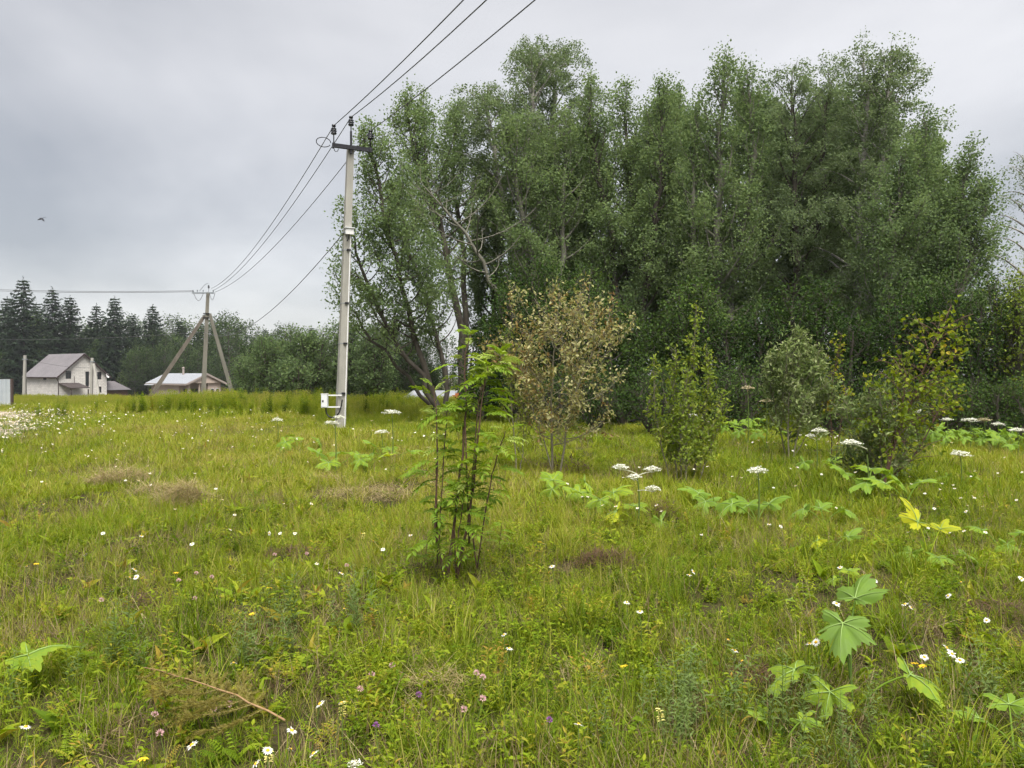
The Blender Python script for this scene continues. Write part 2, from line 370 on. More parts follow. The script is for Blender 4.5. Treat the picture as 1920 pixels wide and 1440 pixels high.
def block_mat():
    m = bpy.data.materials.new('aerated_block_wall'); m.use_nodes = True
    nt = m.node_tree; pb = nt.nodes['Principled BSDF']; pb.inputs['Roughness'].default_value = 0.9
    tc = nt.nodes.new('ShaderNodeTexCoord')
    sp = nt.nodes.new('ShaderNodeSeparateXYZ'); nt.links.new(tc.outputs['Object'], sp.inputs[0])
    ad = nt.nodes.new('ShaderNodeMath'); ad.operation = 'ADD'
    nt.links.new(sp.outputs[0], ad.inputs[0]); nt.links.new(sp.outputs[1], ad.inputs[1])
    cb = nt.nodes.new('ShaderNodeCombineXYZ'); nt.links.new(ad.outputs[0], cb.inputs[0]); nt.links.new(sp.outputs[2], cb.inputs[1])
    br = nt.nodes.new('ShaderNodeTexBrick'); br.inputs['Scale'].default_value = 1.0
    br.inputs['Brick Width'].default_value = 0.6; br.inputs['Row Height'].default_value = 0.25; br.inputs['Mortar Size'].default_value = 0.014
    br.inputs['Color1'].default_value = (0.56, 0.54, 0.515, 1); br.inputs['Color2'].default_value = (0.66, 0.64, 0.61, 1)
    br.inputs['Mortar'].default_value = (0.36, 0.345, 0.33, 1)
    nt.links.new(cb.outputs[0], br.inputs['Vector'])
    nz = nt.nodes.new('ShaderNodeTexNoise'); nz.inputs['Scale'].default_value = 0.9; nz.inputs['Detail'].default_value = 6
    nt.links.new(tc.outputs['Object'], nz.inputs['Vector'])
    rr = nt.nodes.new('ShaderNodeValToRGB'); rr.color_ramp.elements[0].color = (0.92, 0.915, 0.91, 1); rr.color_ramp.elements[1].color = (1.05, 1.04, 1.03, 1)
    rr.color_ramp.elements[0].position = 0.35; rr.color_ramp.elements[1].position = 0.6
    nt.links.new(nz.outputs['Fac'], rr.inputs['Fac'])
    mx = nt.nodes.new('ShaderNodeMix'); mx.data_type = 'RGBA'; mx.blend_type = 'MULTIPLY'; mx.inputs['Factor'].default_value = 1
    nt.links.new(br.outputs['Color'], mx.inputs['A']); nt.links.new(rr.outputs[0], mx.inputs['B'])
    nt.links.new(mx.outputs['Result'], pb.inputs['Base Color'])
    b = nt.nodes.new('ShaderNodeBump'); b.inputs['Strength'].default_value = 0.15; b.inputs['Distance'].default_value = 0.01; b.invert = True
    nt.links.new(br.outputs['Fac'], b.inputs['Height']); nt.links.new(b.outputs[0], pb.inputs['Normal'])
    return m
M['block'] = block_mat()

# ------------------------------------------------------------------ ground
def build_ground():
    xs = np.concatenate([-np.geomspace(600, 30, 18), np.linspace(-28, 28, 120), np.geomspace(30, 600, 18)])
    ys = np.concatenate([np.linspace(-40, -2, 10), np.linspace(0, 30, 90), np.geomspace(31, 900, 60)])
    X, Y = np.meshgrid(xs, ys)
    V = np.stack([X, Y, hgt(X, Y)], -1).reshape(-1, 3)
    nx = len(xs); i = np.arange(len(ys) - 1)[:, None] * nx; j = np.arange(nx - 1)[None]
    f = np.stack([i + j, i + j + 1, i + nx + j + 1, i + nx + j], -1).reshape(-1, 4)
    b = MB(); b.add(V, f)
    tag(b.obj('ground', M['soil'], smooth=True), 'uneven meadow ground under the grass', 'ground', kind='structure')
build_ground()
# ------------------------------------------------------------------ trees
def bez(p0, p1, bend, n=12, jit=0.0, rng=None):
    t = np.linspace(0, 1, n)[:, None]
    p0 = np.asarray(p0, float); p1 = np.asarray(p1, float)
    p = p0 + (p1 - p0) * t + np.asarray(bend, float) * (t * (1 - t)) * 4
    if jit and rng is not None:
        j = np.cumsum(rng.normal(0, jit, (n, 3)), 0); j -= j[0] + (j[-1] - j[0]) * t
        p = p + j
    return p

def interp(pts, s):
    n = len(pts) - 1; x = np.clip(np.asarray(s, float) * n, 0, n - 1e-6); i = x.astype(int); f = (x - i)[..., None]
    return pts[i] * (1 - f) + pts[i + 1] * f

def grow(wood, lv, rng, trunk, trad, cb=0.2, nl=40, R=2.0, prof=None, e0=35, e1=65, dens=9.0, seclen=0.9, lpm=38,
         spread=0.11, leafL=0.085, droop=0.0, wind=0.0, tint0=0.5, dtint=0.16, sec_wood=True, bare=0.0, minr=0.006, wr=0.72, up=0.75):
    """limbs on a trunk polyline, side branches on the limbs, leaves along the side branches"""
    H = np.linalg.norm(trunk[-1] - trunk[0])
    prof = prof or (lambda x: 0.35 + 0.65 * np.sin(np.pi * min(1, 0.18 + 0.82 * x)) ** 0.8)
    az = rng.uniform(0, 6.28)
    for i in range(nl):
        t = cb + (1 - cb) * ((i + rng.uniform(0.1, 0.9)) / nl) ** 0.95
        x = (t - cb) / (1 - cb)
        p = interp(trunk, np.array([t]))[0]
        r = max(minr, float(np.interp(t, np.linspace(0, 1, len(trad)), trad)) * 0.5)
        L = R * prof(x) * rng.uniform(0.7, 1.2)
        az += 2.4 + rng.normal(0, 0.35)
        ns = 6
        el = np.radians(np.linspace(e0, e1, ns) + rng.normal(0, 9) + 22 * x)
        if droop: el = el - np.radians(droop * np.linspace(0, 1, ns) ** 2 * 60)
        a = az + np.cumsum(rng.normal(0, 0.14, ns))
        d = np.stack([np.cos(a) * np.cos(el) + wind * np.linspace(0, 1, ns), np.sin(a) * np.cos(el), np.sin(el)], -1)
        pts = np.concatenate([[p], p + np.cumsum(d * (L / ns), 0)])
        wood.tube(pts, np.linspace(r, max(0.004, minr * .5), ns + 1), 4, rng.uniform(.2, .8))
        if rng.random() < bare * (1 - x): continue
        m = max(2, int(dens * L))
        ct = tint0 + rng.normal(0, dtint * .7)
        sv = rng.uniform(0.22, 1.02, m)
        q = interp(pts, np.minimum(sv, 1))
        dd = nrm(d[np.minimum(ns - 1, (sv * ns).astype(int))])
        rv = rng.normal(0, 1, (m, 3)); rv = nrm(rv - dd * np.sum(rv * dd, -1, keepdims=True))
        sl = seclen * min(1, .4 + .62 * prof(x)) * rng.uniform(0.4, 1.1, m) * (1.15 - 0.55 * sv)
        ang = rng.uniform(0.3, 1.1, m)[:, None]
        sd = nrm(dd * np.cos(ang) + rv * np.sin(ang) + np.array([wind * 0.6, 0, 0.15 * (1 - droop)]))
        end = q + sd * sl[:, None] + np.stack([0 * sl, 0 * sl, -droop * 1.1 * sl], -1)
        if sec_wood: wood.twigs(q, end, max(0.004, minr * .6), 0.5)
        n = np.maximum(2, (lpm * (1 - .35 * x) * sl * rng.uniform(0.6, 1.3, m) * (1 + 0.5 * droop)).astype(int))
        ix = np.repeat(np.arange(m), n); N = len(ix)
        u = (rng.uniform(0.05, 1.05, N) ** 0.8)[:, None]
        pos = q[ix] + sd[ix] * sl[ix][:, None] * u + np.array([0, 0, -droop * 1.1]) * sl[ix][:, None] * u ** 1.6
        pos = pos + rng.normal(0, spread, (N, 3)) * np.array([1, 1, 1 - 0.3 * droop])
        nn = nrm(rng.normal(0, 1, (N, 3)) * 0.75 + np.array([0, 0, up]) + nrm(pos - p) * 0.35)
        dr = nrm(rng.normal(0, 1, (N, 3)) + sd[ix] * 0.7 + np.array([wind, 0, -0.3 - droop]))
        ti = ct + rng.normal(0, dtint * .6, m)[ix] + rng.normal(0, dtint, N)
        lv.append((pos, dr, nn, leafL * rng.uniform(0.65, 1.25, N), np.clip(ti, 0, 1)))

def leaf_mesh(name, lv, mat, wr=0.72):
    b = MB()
    pos = np.concatenate([l[0] for l in lv]); d = np.concatenate([l[1] for l in lv]); n = np.concatenate([l[2] for l in lv])
    L = np.concatenate([l[3] for l in lv]); t = np.concatenate([l[4] for l in lv])
    b.leaves(pos, d, n, L, wr, t)
    return b.mesh(name, mat)

NLEAF = [0]
def tree(name, label, cat, stems, bark, leafmat, seed, group=None, wr=0.72, base=None, **kw):
    """stems: list of dicts (pts px polyline or world, r0, + grow args)"""
    rng = np.random.default_rng(seed)
    base = Vector(base)
    wood, lv = MB(), []
    for s in stems:
        pts = np.asarray(s['pts'], float) - np.array(base)
        t = np.linspace(0, 1, len(pts))
        rad = s['r0'] * (1 - t) ** 0.72 + s.get('r1', 0.012)
        rad[0] *= 1.25
        wood.tube(pts, rad, s.get('sides', 7), 0.5)
        a = dict(kw); a.update(s.get('g', {}))
        grow(wood, lv, rng, pts, rad, **a)
    o = empty(name, base, label, cat, group)
    place('trunk', wood.mesh('trunk', bark, True), o)
    place('crown', leaf_mesh('crown', lv, leafmat, wr), o)
    NLEAF[0] += sum(len(l[0]) for l in lv)
    return o

def px_stem(pp, depth, base_px=None, n=14, jit=0.0, seed=0, dz=None, dd=0.0):
    """smooth polyline through pixels [(x, y), ...] at a depth; dd = change of depth bottom to top"""
    rng = np.random.default_rng(seed)
    k = len(pp)
    w = np.array([P(x, y, depth + dd * i / max(1, k - 1)) for i, (x, y) in enumerate(pp)])
    w[0, 2] = float(hgt(w[0, 0], w[0, 1])) - 0.05
    # Catmull-Rom resample
    e = np.concatenate([[2 * w[0] - w[1]], w, [2 * w[-1] - w[-2]]])
    out = []
    for t in np.linspace(0, k - 1 - 1e-6, n):
        i = int(t); f = t - i; p0, p1, p2, p3 = e[i:i + 4]
        out.append(0.5 * ((2 * p1) + (-p0 + p2) * f + (2 * p0 - 5 * p1 + 4 * p2 - p3) * f * f + (-p0 + 3 * p1 - 3 * p2 + p3) * f ** 3))
    out = np.array(out)
    if jit:
        j = rng.normal(0, jit, out.shape); j[0] = 0; out += j
    return out

aspen_prof = lambda x: .14 + 1.02 * min(1, (x + .12) / .3) * (1 - x) ** .75
birch_prof = lambda x: .2 + .95 * min(1, (x + .12) / .3) * (1 - x) ** .6
wide_prof = lambda x: 0.75 + 0.35 * math.sin(math.pi * (0.2 + 0.6 * x)) - 0.45 * max(0, x - 0.7) / 0.3
ASP = dict(cb=0.16, nl=44, R=2.1, prof=aspen_prof, e0=34, e1=72, dens=4.7, seclen=0.9, lpm=108, spread=0.125, leafL=0.090, tint0=0.55, dtint=.11)
BIR = dict(cb=0.22, nl=46, R=1.9, prof=birch_prof, e0=42, e1=46, dens=4.9, seclen=1.05, lpm=100, spread=0.10, leafL=0.078, droop=0.8, tint0=0.52, dtint=.11)
def S(pts, r0, **g):
    return dict(pts=pts, r0=r0, g=g)

GRP = 'tall trees of the clump beyond the meadow'
def stemN(pp, depth, seed, dd=0.0, jit=0.05):
    yb = pp[0][1]; pp = [(x, yb - (yb - y) * .955) for x, y in pp]
    return px_stem(pp, depth, n=14, jit=jit, seed=seed, dd=dd)

# A: leaning multi-stem willow at the clump's edge beside the pole
b = P(838, 770, 26); b.z = float(hgt(b.x, b.y))
tree('goat_willow', 'many-stemmed leaning tree with sparse foliage at the clump edge beside the pole', 'tree', [
    S(stemN([(836, 775), (800, 700), (762, 560), (735, 430), (700, 300), (690, 245)], 26, 1, -1.5), 0.10, nl=50, R=2.1),
    S(stemN([(842, 775), (835, 690), (800, 560), (760, 420), (735, 330)], 26.3, 2, 1.0), 0.085, nl=40, R=2.0, bare=0.35),
    S(stemN([(838, 775), (780, 690), (715, 590), (672, 470), (655, 380)], 26, 3, -2.0), 0.08, nl=34, R=1.6),
    S(stemN([(836, 775), (760, 700), (690, 620), (645, 540), (628, 500)], 26.5, 4, 0.5), 0.06, nl=24, R=1.2),
], M['bark'], M['aspen'], 11, GRP, base=b, **{**ASP, 'cb': 0.30, 'e0': 20, 'e1': 68, 'dens': 4.8, 'lpm': 105, 'bare': .06})
# B: aspen behind, top at (760,165)
b = P(868, 768, 28); b.z = float(hgt(b.x, b.y))
tree('aspen_tree', 'aspen with dark bare trunk and thin pointed top left of the tall birch', 'tree', [
    S(stemN([(868, 770), (862, 600), (830, 420), (780, 270), (765, 168)], 28, 5, 1.0), 0.15, nl=46, R=2.90, cb=.34),
    S(stemN([(868, 770), (872, 560), (862, 400), (850, 280), (858, 190)], 28.6, 6, 2.0), 0.12, nl=34, R=2.51, cb=.42),
], M['bark'], M['aspen'], 12, GRP, base=b, **ASP)
# dead leaning trunk with bare branches
def dead_tree():
    rng = np.random.default_rng(5); w = MB()
    pts = stemN([(985, 770), (950, 600), (915, 495), (860, 400), (795, 330)], 25.6, 7, -1.0)
    base = P(985, 770, 25.6); base.z = float(hgt(base.x, base.y)); pts = pts - np.array(base)
    w.tube(pts, np.linspace(.11, .02, len(pts)), 6)
    lv = []
    grow(w, lv, rng, pts, np.linspace(.11, .02, len(pts)), cb=0.45, nl=20, R=2.24, e0=5, e1=40, dens=4, seclen=.6, lpm=2, minr=.012)
    o = empty('dead_tree', base, 'grey dead tree with bare branches leaning left through the clump', 'dead tree')
    place('trunk', w.mesh('trunk', M['aspenbark'], True), o)
dead_tree()
# C: the tall birch with hanging top
b = P(985, 790, 30); b.z = float(hgt(b.x, b.y))
tree('birch_tree', 'tall birch whose drooping twigs top the clump behind the brown sapling', 'tree', [
    S(stemN([(992, 790), (985, 560), (985, 330), (1000, 150), (985, 78)], 30, 8), 0.19, nl=46, R=2.90),
    S(stemN([(992, 790), (1000, 520), (1015, 330), (1040, 160), (1030, 72)], 30.4, 9, 1.0), 0.16, nl=36, R=2.51, cb=.45),
    S(stemN([(992, 790), (975, 520), (940, 330), (920, 220), (905, 150)], 29.6, 10, -1.0), 0.12, nl=30, R=2.11, cb=.45),
], M['birchbark'], M['birch'], 13, GRP, base=b, **BIR)
# D: aspen in front of the birch
b = P(1000, 790, 27.5); b.z = float(hgt(b.x, b.y))
tree('aspen_tree', 'rounded aspen standing in front of the tall drooping birch', 'tree', [
    S(stemN([(1000, 790), (1005, 600), (990, 420), (965, 300), (950, 215)], 27.5, 11), 0.15, nl=46, R=2.90),
    S(stemN([(1000, 790), (1045, 560), (1055, 400), (1060, 280), (1070, 200)], 27.8, 12), 0.13, nl=40, R=2.51),
], M['aspenbark'], M['aspen'], 14, GRP, base=b, **ASP)
# E
b = P(1165, 795, 28); b.z = float(hgt(b.x, b.y))
tree('aspen_tree', 'full aspen with several upright tips in the middle of the clump', 'tree', [
    S(stemN([(1165, 795), (1160, 600), (1140, 400), (1110, 250), (1105, 128)], 28, 13), 0.16, nl=40, R=2.38),
    S(stemN([(1165, 795), (1175, 600), (1185, 400), (1175, 260), (1170, 150)], 28.6, 14), 0.16, nl=44, R=2.64),
    S(stemN([(1165, 795), (1200, 600), (1230, 400), (1240, 250), (1235, 132)], 27.6, 15), 0.14, nl=44, R=2.64),
], M['bark'], M['aspen'], 15, GRP, base=b, **{**ASP, 'dens': 6.0})
# F
b = P(1345, 800, 26); b.z = float(hgt(b.x, b.y))
tree('aspen_tree', 'aspen with a crest of thin upright shoots left of the paired birches', 'tree', [
    S(stemN([(1345, 800), (1345, 600), (1350, 380), (1350, 200), (1358, 82)], 26, 16), 0.16, nl=48, R=2.38),
    S(stemN([(1345, 800), (1370, 600), (1395, 400), (1410, 220), (1400, 95)], 26.4, 17), 0.14, nl=46, R=2.24),
    S(stemN([(1345, 800), (1310, 620), (1300, 430), (1300, 290), (1312, 180)], 26.2, 18), 0.11, nl=30, R=2.11),
], M['aspenbark'], M['aspen'], 16, GRP, base=b, **ASP)
# G
b = P(1480, 805, 27); b.z = float(hgt(b.x, b.y))
tree('birch_tree', 'dense birch with ragged top between the aspen crest and paired birch tops', 'tree', [
    S(stemN([(1480, 805), (1490, 600), (1490, 400), (1490, 230), (1485, 105)], 27, 19), 0.15, nl=46, R=2.51),
    S(stemN([(1480, 805), (1510, 600), (1530, 400), (1545, 240), (1560, 105)], 27.4, 20), 0.14, nl=44, R=2.51),
], M['bark'], M['birch'], 17, GRP, base=b, **{**BIR, 'droop': .45, 'wind': .15})
# H
b = P(1575, 810, 25); b.z = float(hgt(b.x, b.y))
tree('birch_tree', 'pair of tall birch tops with pale leaning trunk at the right of the clump', 'tree', [
    S(stemN([(1600, 810), (1625, 600), (1650, 330), (1660, 170), (1672, 68)], 25, 21), 0.13, nl=50, R=1.98),
    S(stemN([(1590, 810), (1600, 600), (1615, 400), (1620, 200), (1618, 68)], 25.5, 22), 0.13, nl=46, R=1.98),
], M['birchbark'], M['birch'], 18, GRP, base=b, **{**BIR, 'droop': .5, 'wind': .1})
# I leaning right
b = P(1690, 815, 23); b.z = float(hgt(b.x, b.y))
tree('aspen_tree', 'aspen leaning right with feathered sloping edge against the sky', 'tree', [
    S(stemN([(1690, 815), (1700, 640), (1715, 450), (1725, 300), (1740, 188)], 23.4, 23), 0.13, nl=46, R=1.91),
    S(stemN([(1690, 815), (1735, 640), (1770, 480), (1800, 370), (1815, 265)], 23, 24), 0.13, nl=46, R=1.91),
    S(stemN([(1690, 815), (1750, 680), (1800, 540), (1835, 430), (1850, 330)], 22.6, 25), 0.11, nl=40, R=1.65),
    S(stemN([(1690, 815), (1660, 640), (1670, 480), (1680, 360), (1690, 270)], 22.8, 26), 0.11, nl=40, R=1.98),
], M['aspenbark'], M['aspen'], 19, GRP, base=b, **{**ASP, 'wind': .22, 'leafL': .080, 'dens': 7.0, 'tint0': .42})
# far birch at the right edge
b = P(1925, 760, 34); b.z = float(hgt(b.x, b.y))
tree('birch_tree', 'thin drooping birch cut by the right edge of the picture', 'tree', [
    S(stemN([(1935, 780), (1935, 600), (1930, 430), (1930, 330), (1922, 275)], 34, 27), 0.16, nl=40, R=1.98),
], M['birchbark'], M['birch'], 20, GRP, base=b, **{**BIR, 'lpm': 26})

# inner trees that close the clump
ib = P(1250, 790, 33); ib.z = float(hgt(ib.x, ib.y))
inner = tree('aspen_tree', 'aspen deep inside the clump seen only between nearer crowns', 'tree', [
    S(stemN([(1250, 790), (1250, 600), (1245, 400), (1250, 260), (1255, 185)], 33, 31), 0.17, nl=54, R=3.83)],
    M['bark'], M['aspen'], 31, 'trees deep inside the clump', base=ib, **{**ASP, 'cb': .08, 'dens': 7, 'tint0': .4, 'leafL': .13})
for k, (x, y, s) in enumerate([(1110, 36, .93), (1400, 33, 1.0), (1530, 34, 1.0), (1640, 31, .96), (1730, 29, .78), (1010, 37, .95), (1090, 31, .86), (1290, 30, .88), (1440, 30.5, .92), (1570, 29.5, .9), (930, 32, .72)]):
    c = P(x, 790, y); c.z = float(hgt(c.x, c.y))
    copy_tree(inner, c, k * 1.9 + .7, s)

# ---- understory shrubs along the clump
def shrub(name, label, px, py, depth, wpx, hpx, seed, mat, group=None, dens=8, leafL=.085, tint0=.45, nst=4, lpm=40, cb=.06, bark='bark', wr=.72):
    rng = np.random.default_rng(seed)
    base = P(px, py, depth); base.z = float(hgt(base.x, base.y))
    sc = depth / F; Hh, R = hpx * sc, wpx * sc / 2
    st = []
    for k in range(nst):
        a = k * 2.4 + rng.uniform(0, 1); rr = R * .45 * (0.25 + rng.random())
        top = np.array(base) + np.array([math.cos(a) * rr, math.sin(a) * rr, Hh * rng.uniform(.7, 1.0) * .9])
        st.append(S(bez(base, top, (0.2 * math.cos(a), 0.2 * math.sin(a), 0), 9, .03, rng), .03 + .012 * Hh, nl=max(10, int(6 + Hh * 4.5))))
    return tree(name, label, 'shrub', st, M[bark], mat, seed, group, wr=wr, base=base, cb=cb, R=max(.35, R * .62), prof=wide_prof, e0=20, e1=60,
                dens=dens, seclen=.55 + R * .1, lpm=lpm, spread=.11, leafL=leafL, tint0=tint0)
UG = 'shrubs along the foot of the clump'
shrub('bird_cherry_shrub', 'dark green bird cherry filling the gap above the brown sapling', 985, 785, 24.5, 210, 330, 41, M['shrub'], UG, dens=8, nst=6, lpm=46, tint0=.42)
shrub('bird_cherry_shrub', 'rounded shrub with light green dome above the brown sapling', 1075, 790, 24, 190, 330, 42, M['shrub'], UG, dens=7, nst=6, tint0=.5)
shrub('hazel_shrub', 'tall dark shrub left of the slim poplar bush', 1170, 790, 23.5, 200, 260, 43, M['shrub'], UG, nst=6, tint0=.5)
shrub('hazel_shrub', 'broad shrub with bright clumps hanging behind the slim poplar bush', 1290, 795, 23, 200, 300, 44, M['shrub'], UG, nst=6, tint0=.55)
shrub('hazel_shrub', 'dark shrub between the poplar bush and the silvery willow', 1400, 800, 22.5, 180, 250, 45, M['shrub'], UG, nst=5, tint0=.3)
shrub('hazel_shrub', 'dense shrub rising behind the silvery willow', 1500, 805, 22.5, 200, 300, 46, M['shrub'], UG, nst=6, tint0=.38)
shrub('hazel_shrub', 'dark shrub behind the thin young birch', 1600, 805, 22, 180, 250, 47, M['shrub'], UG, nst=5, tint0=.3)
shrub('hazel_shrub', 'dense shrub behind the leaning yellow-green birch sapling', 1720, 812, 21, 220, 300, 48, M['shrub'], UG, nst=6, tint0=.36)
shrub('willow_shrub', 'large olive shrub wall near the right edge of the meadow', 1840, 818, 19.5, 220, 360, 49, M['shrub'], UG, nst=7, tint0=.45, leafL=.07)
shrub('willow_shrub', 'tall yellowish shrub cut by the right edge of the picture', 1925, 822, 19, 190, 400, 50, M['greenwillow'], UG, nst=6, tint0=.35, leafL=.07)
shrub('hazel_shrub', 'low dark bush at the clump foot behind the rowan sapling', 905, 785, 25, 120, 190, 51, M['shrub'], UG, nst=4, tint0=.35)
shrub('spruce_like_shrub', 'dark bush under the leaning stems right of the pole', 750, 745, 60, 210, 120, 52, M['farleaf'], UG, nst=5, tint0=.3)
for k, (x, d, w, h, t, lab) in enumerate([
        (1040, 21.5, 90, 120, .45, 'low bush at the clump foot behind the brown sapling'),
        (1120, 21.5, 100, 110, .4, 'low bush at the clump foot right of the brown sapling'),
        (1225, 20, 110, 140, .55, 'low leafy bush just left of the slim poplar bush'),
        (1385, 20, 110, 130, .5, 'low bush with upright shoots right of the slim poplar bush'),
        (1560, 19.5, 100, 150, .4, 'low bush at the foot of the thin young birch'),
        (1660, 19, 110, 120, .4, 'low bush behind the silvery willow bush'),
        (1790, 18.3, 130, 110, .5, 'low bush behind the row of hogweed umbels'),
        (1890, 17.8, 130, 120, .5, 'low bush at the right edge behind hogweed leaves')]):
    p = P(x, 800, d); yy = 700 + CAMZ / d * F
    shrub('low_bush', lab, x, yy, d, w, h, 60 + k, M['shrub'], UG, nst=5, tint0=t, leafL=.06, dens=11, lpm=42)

# ---- alder / willow row between the poles and the clump
AG = 'bushy alders between the two line poles'
al_lab = ['tallest bushy alder just left of the near pole', 'bushy alder behind the near pole', 'bushy alder right of the near pole', 'bushy alder left of the small cabin',
          'low alder bush beside the tripod pole', 'rounded alder between tripod pole and near pole', 'alder bush behind the small cabin', 'bushy alder at the edge of the tall grass', 'small alder in front of the distant wood']
for k, (x, d, w, h) in enumerate([(575, 42, 130, 165), (645, 44, 130, 160), (700, 42, 110, 150), (708, 47, 90, 110), (470, 50, 90, 95), (515, 44, 110, 130), (790, 62, 120, 60), (545, 38, 90, 90), (490, 58, 100, 125)]):
    yy = 700 + CAMZ / d * F
    shrub('alder_shrub', al_lab[k], x, yy + 6, d, w, h, 80 + k, M['farleaf'] if k in (3, 6, 8) else M['aspen'], AG, nst=7, tint0=.30, leafL=.12, dens=6.0, lpm=30)

# ---- spruces and broadleaf wood behind the houses
def spruce_data(seed, H=22.0):
    rng = np.random.default_rng(seed); w, l = MB(), MB()
    w.tube([[0, 0, 0], [0, 0, H * .5], [0, 0, H]], [.28, .16, .02], 6)
    nw = 34
    P_, D_, N_, L_, T_ = [], [], [], [], []
    for i in range(nw):
        t = 0.12 + 0.88 * (i / nw) ** 0.93
        z = H * t; R = (1 - t) ** 0.72 * H * .27 * rng.uniform(.75, 1.15) + .25
        for k in range(9):
            if rng.random() < .12: continue
            a = k * .7 + i * 2.1 + rng.normal(0, .2); L = R * rng.uniform(.6, 1.15)
            n = max(5, int(L * 13))
            u = np.linspace(.08, 1, n)
            out = np.array([math.cos(a), math.sin(a), 0]); side = np.array([-math.sin(a), math.cos(a), 0])
            pos = out * (u * L)[:, None] + np.array([0, 0, 1.0]) * (z - .28 * L * np.sin(u * 2.2) + .18 * L * u ** 3)[:, None]
            pos = pos + side * rng.normal(0, .14, n)[:, None] * (1 - u)[:, None]
            P_.append(pos); T_.append(np.clip(.45 + rng.normal(0, .25, n), 0, 1)); L_.append(rng.uniform(.55, 1.1, n) * (.65 + .5 * (1 - t)))
            D_.append(out * rng.uniform(.2, .9, n)[:, None] + side * rng.normal(0, .7, n)[:, None] + np.array([0, 0, -1.]) * rng.uniform(.1, .6, n)[:, None])
            N_.append(rng.normal(0, .5, (n, 3)) + np.array([0, 0, 1.0]))
    for i in range(14):
        P_.append(np.array([[0, 0, H - .12 * i]])); D_.append(rng.normal(0, 1, (1, 3)) + [[0, 0, .6]]); N_.append(np.array([[0, 1., .2]])); L_.append(np.array([.35])); T_.append(np.array([.4]))
    l.leaves(np.concatenate(P_), np.concatenate(D_), np.concatenate(N_), np.concatenate(L_), .38, np.concatenate(T_))
    return w.mesh('trunk', M['bark'], True), l.mesh('crown', M['spruce'])
SPR = [spruce_data(s) for s in (1, 2, 3, 4)]
def spruce(k, px, ytop, depth, label):
    p = P(px, ytop, depth); z0 = float(hgt(p.x, p.y)); s = (p.z - z0) / 22.0
    o = empty('spruce_tree', (p.x, p.y, z0), label, 'spruce', 'spruces on the skyline behind the houses', k * 1.3)
    o.scale = (s, s, s)
    w, l = SPR[k % 4]
    place('trunk', w, o); place('crown', l, o)
ordn = ['first', 'second', 'third', 'fourth', 'fifth', 'sixth', 'seventh', 'eighth', 'ninth', 'tenth', 'eleventh', 'twelfth', 'thirteenth', 'fourteenth', 'fifteenth', 'sixteenth']
sp_list = [(14, 555, 150), (43, 520, 140), (68, 565, 165), (98, 538, 142), (131, 553, 145), (181, 570, 150), (215, 555, 146), (248, 588, 155), (286, 570, 148), (337, 600, 155), (376, 604, 160), (404, 602, 165), (497, 616, 170), (585, 612, 175), (300, 596, 172), (750, 640, 120)]
sp_list[14:15] = []
sp_list.sort()
for k, (x, y, d) in enumerate(sp_list):
    spruce(k, x, y, d, ordn[k] + ' spruce from the left on the skyline behind the houses')

def wood_tree(seed, H=14.0):
    rng = np.random.default_rng(seed); w, lv = MB(), []
    tr = bez((0, 0, 0), (rng.normal(0, .6), rng.normal(0, .6), H * .96), (.4, .2, 0), 10, .05, rng)
    rad = np.linspace(.22, .03, 10); w.tube(tr, rad, 6)
    grow(w, lv, rng, tr, rad, cb=.06, nl=50, R=4.0, prof=wide_prof, e0=15, e1=62, dens=2.6, seclen=1.5, lpm=14, spread=.3, leafL=.30, tint0=.45, dtint=.2, sec_wood=False)
    return w.mesh('trunk', M['bark'], True), leaf_mesh('crown', lv, M['farleaf'])
WD = [wood_tree(s) for s in (101, 102, 103, 104)]
rngw = np.random.default_rng(9)
def wtree(k, px, ytop, depth, label, group, sx=1.0):
    p = P(px, ytop, depth); z0 = float(hgt(p.x, p.y)); s = (p.z - z0) / 14.0
    o = empty('broadleaf_tree', (p.x, p.y, z0), label, 'tree', group, k * 2.1)
    o.scale = (s * sx, s * sx, s)
    w, l = WD[k % 4]; place('trunk', w, o); place('crown', l, o)
wl_ = 'dark green broadleaf tree in the wood behind the houses'
wg_ = 'broadleaf trees of the wood behind the houses'
k = 0
for x in range(-70, 660, 34):
    for (dep, lo, hi) in ((160, 590, 628), (152, 618, 650), (146, 645, 680)):
        y = rngw.uniform(lo, hi) + max(0, (x - 330) / 330) * 22
        wtree(k, x + rngw.uniform(-16, 16), y, dep + rngw.uniform(-6, 6), wl_, wg_, rngw.uniform(1.0, 1.3)); k += 1
for (x, y, d, lab) in ((-45, 640, 105, 'nearest broadleaf tree of the wood at the left edge of the picture'), (435, 600, 135, 'pale drooping tree on the skyline right of the tripod pole'), (352, 640, 135, 'olive tree behind the tripod pole braces'),
                       (245, 660, 143, 'round bushy tree between the two houses'), (175, 655, 145, 'round bushy tree just behind the white house')):
    wtree(k, x, y, d, lab, wg_, 1.1); k += 1
# trees far behind the clump
for j, (x, d, y) in enumerate(((700, 90, 655), (760, 85, 650), (850, 85, 640), (940, 80, 640), (1040, 80, 620), (1900, 60, 560), (1960, 55, 520), (1990, 48, 470))):
    wtree(k, x, y, d, 'broadleaf tree standing far behind the tall clump', 'broadleaf trees far behind the clump'); k += 1
print('leaves', NLEAF[0])
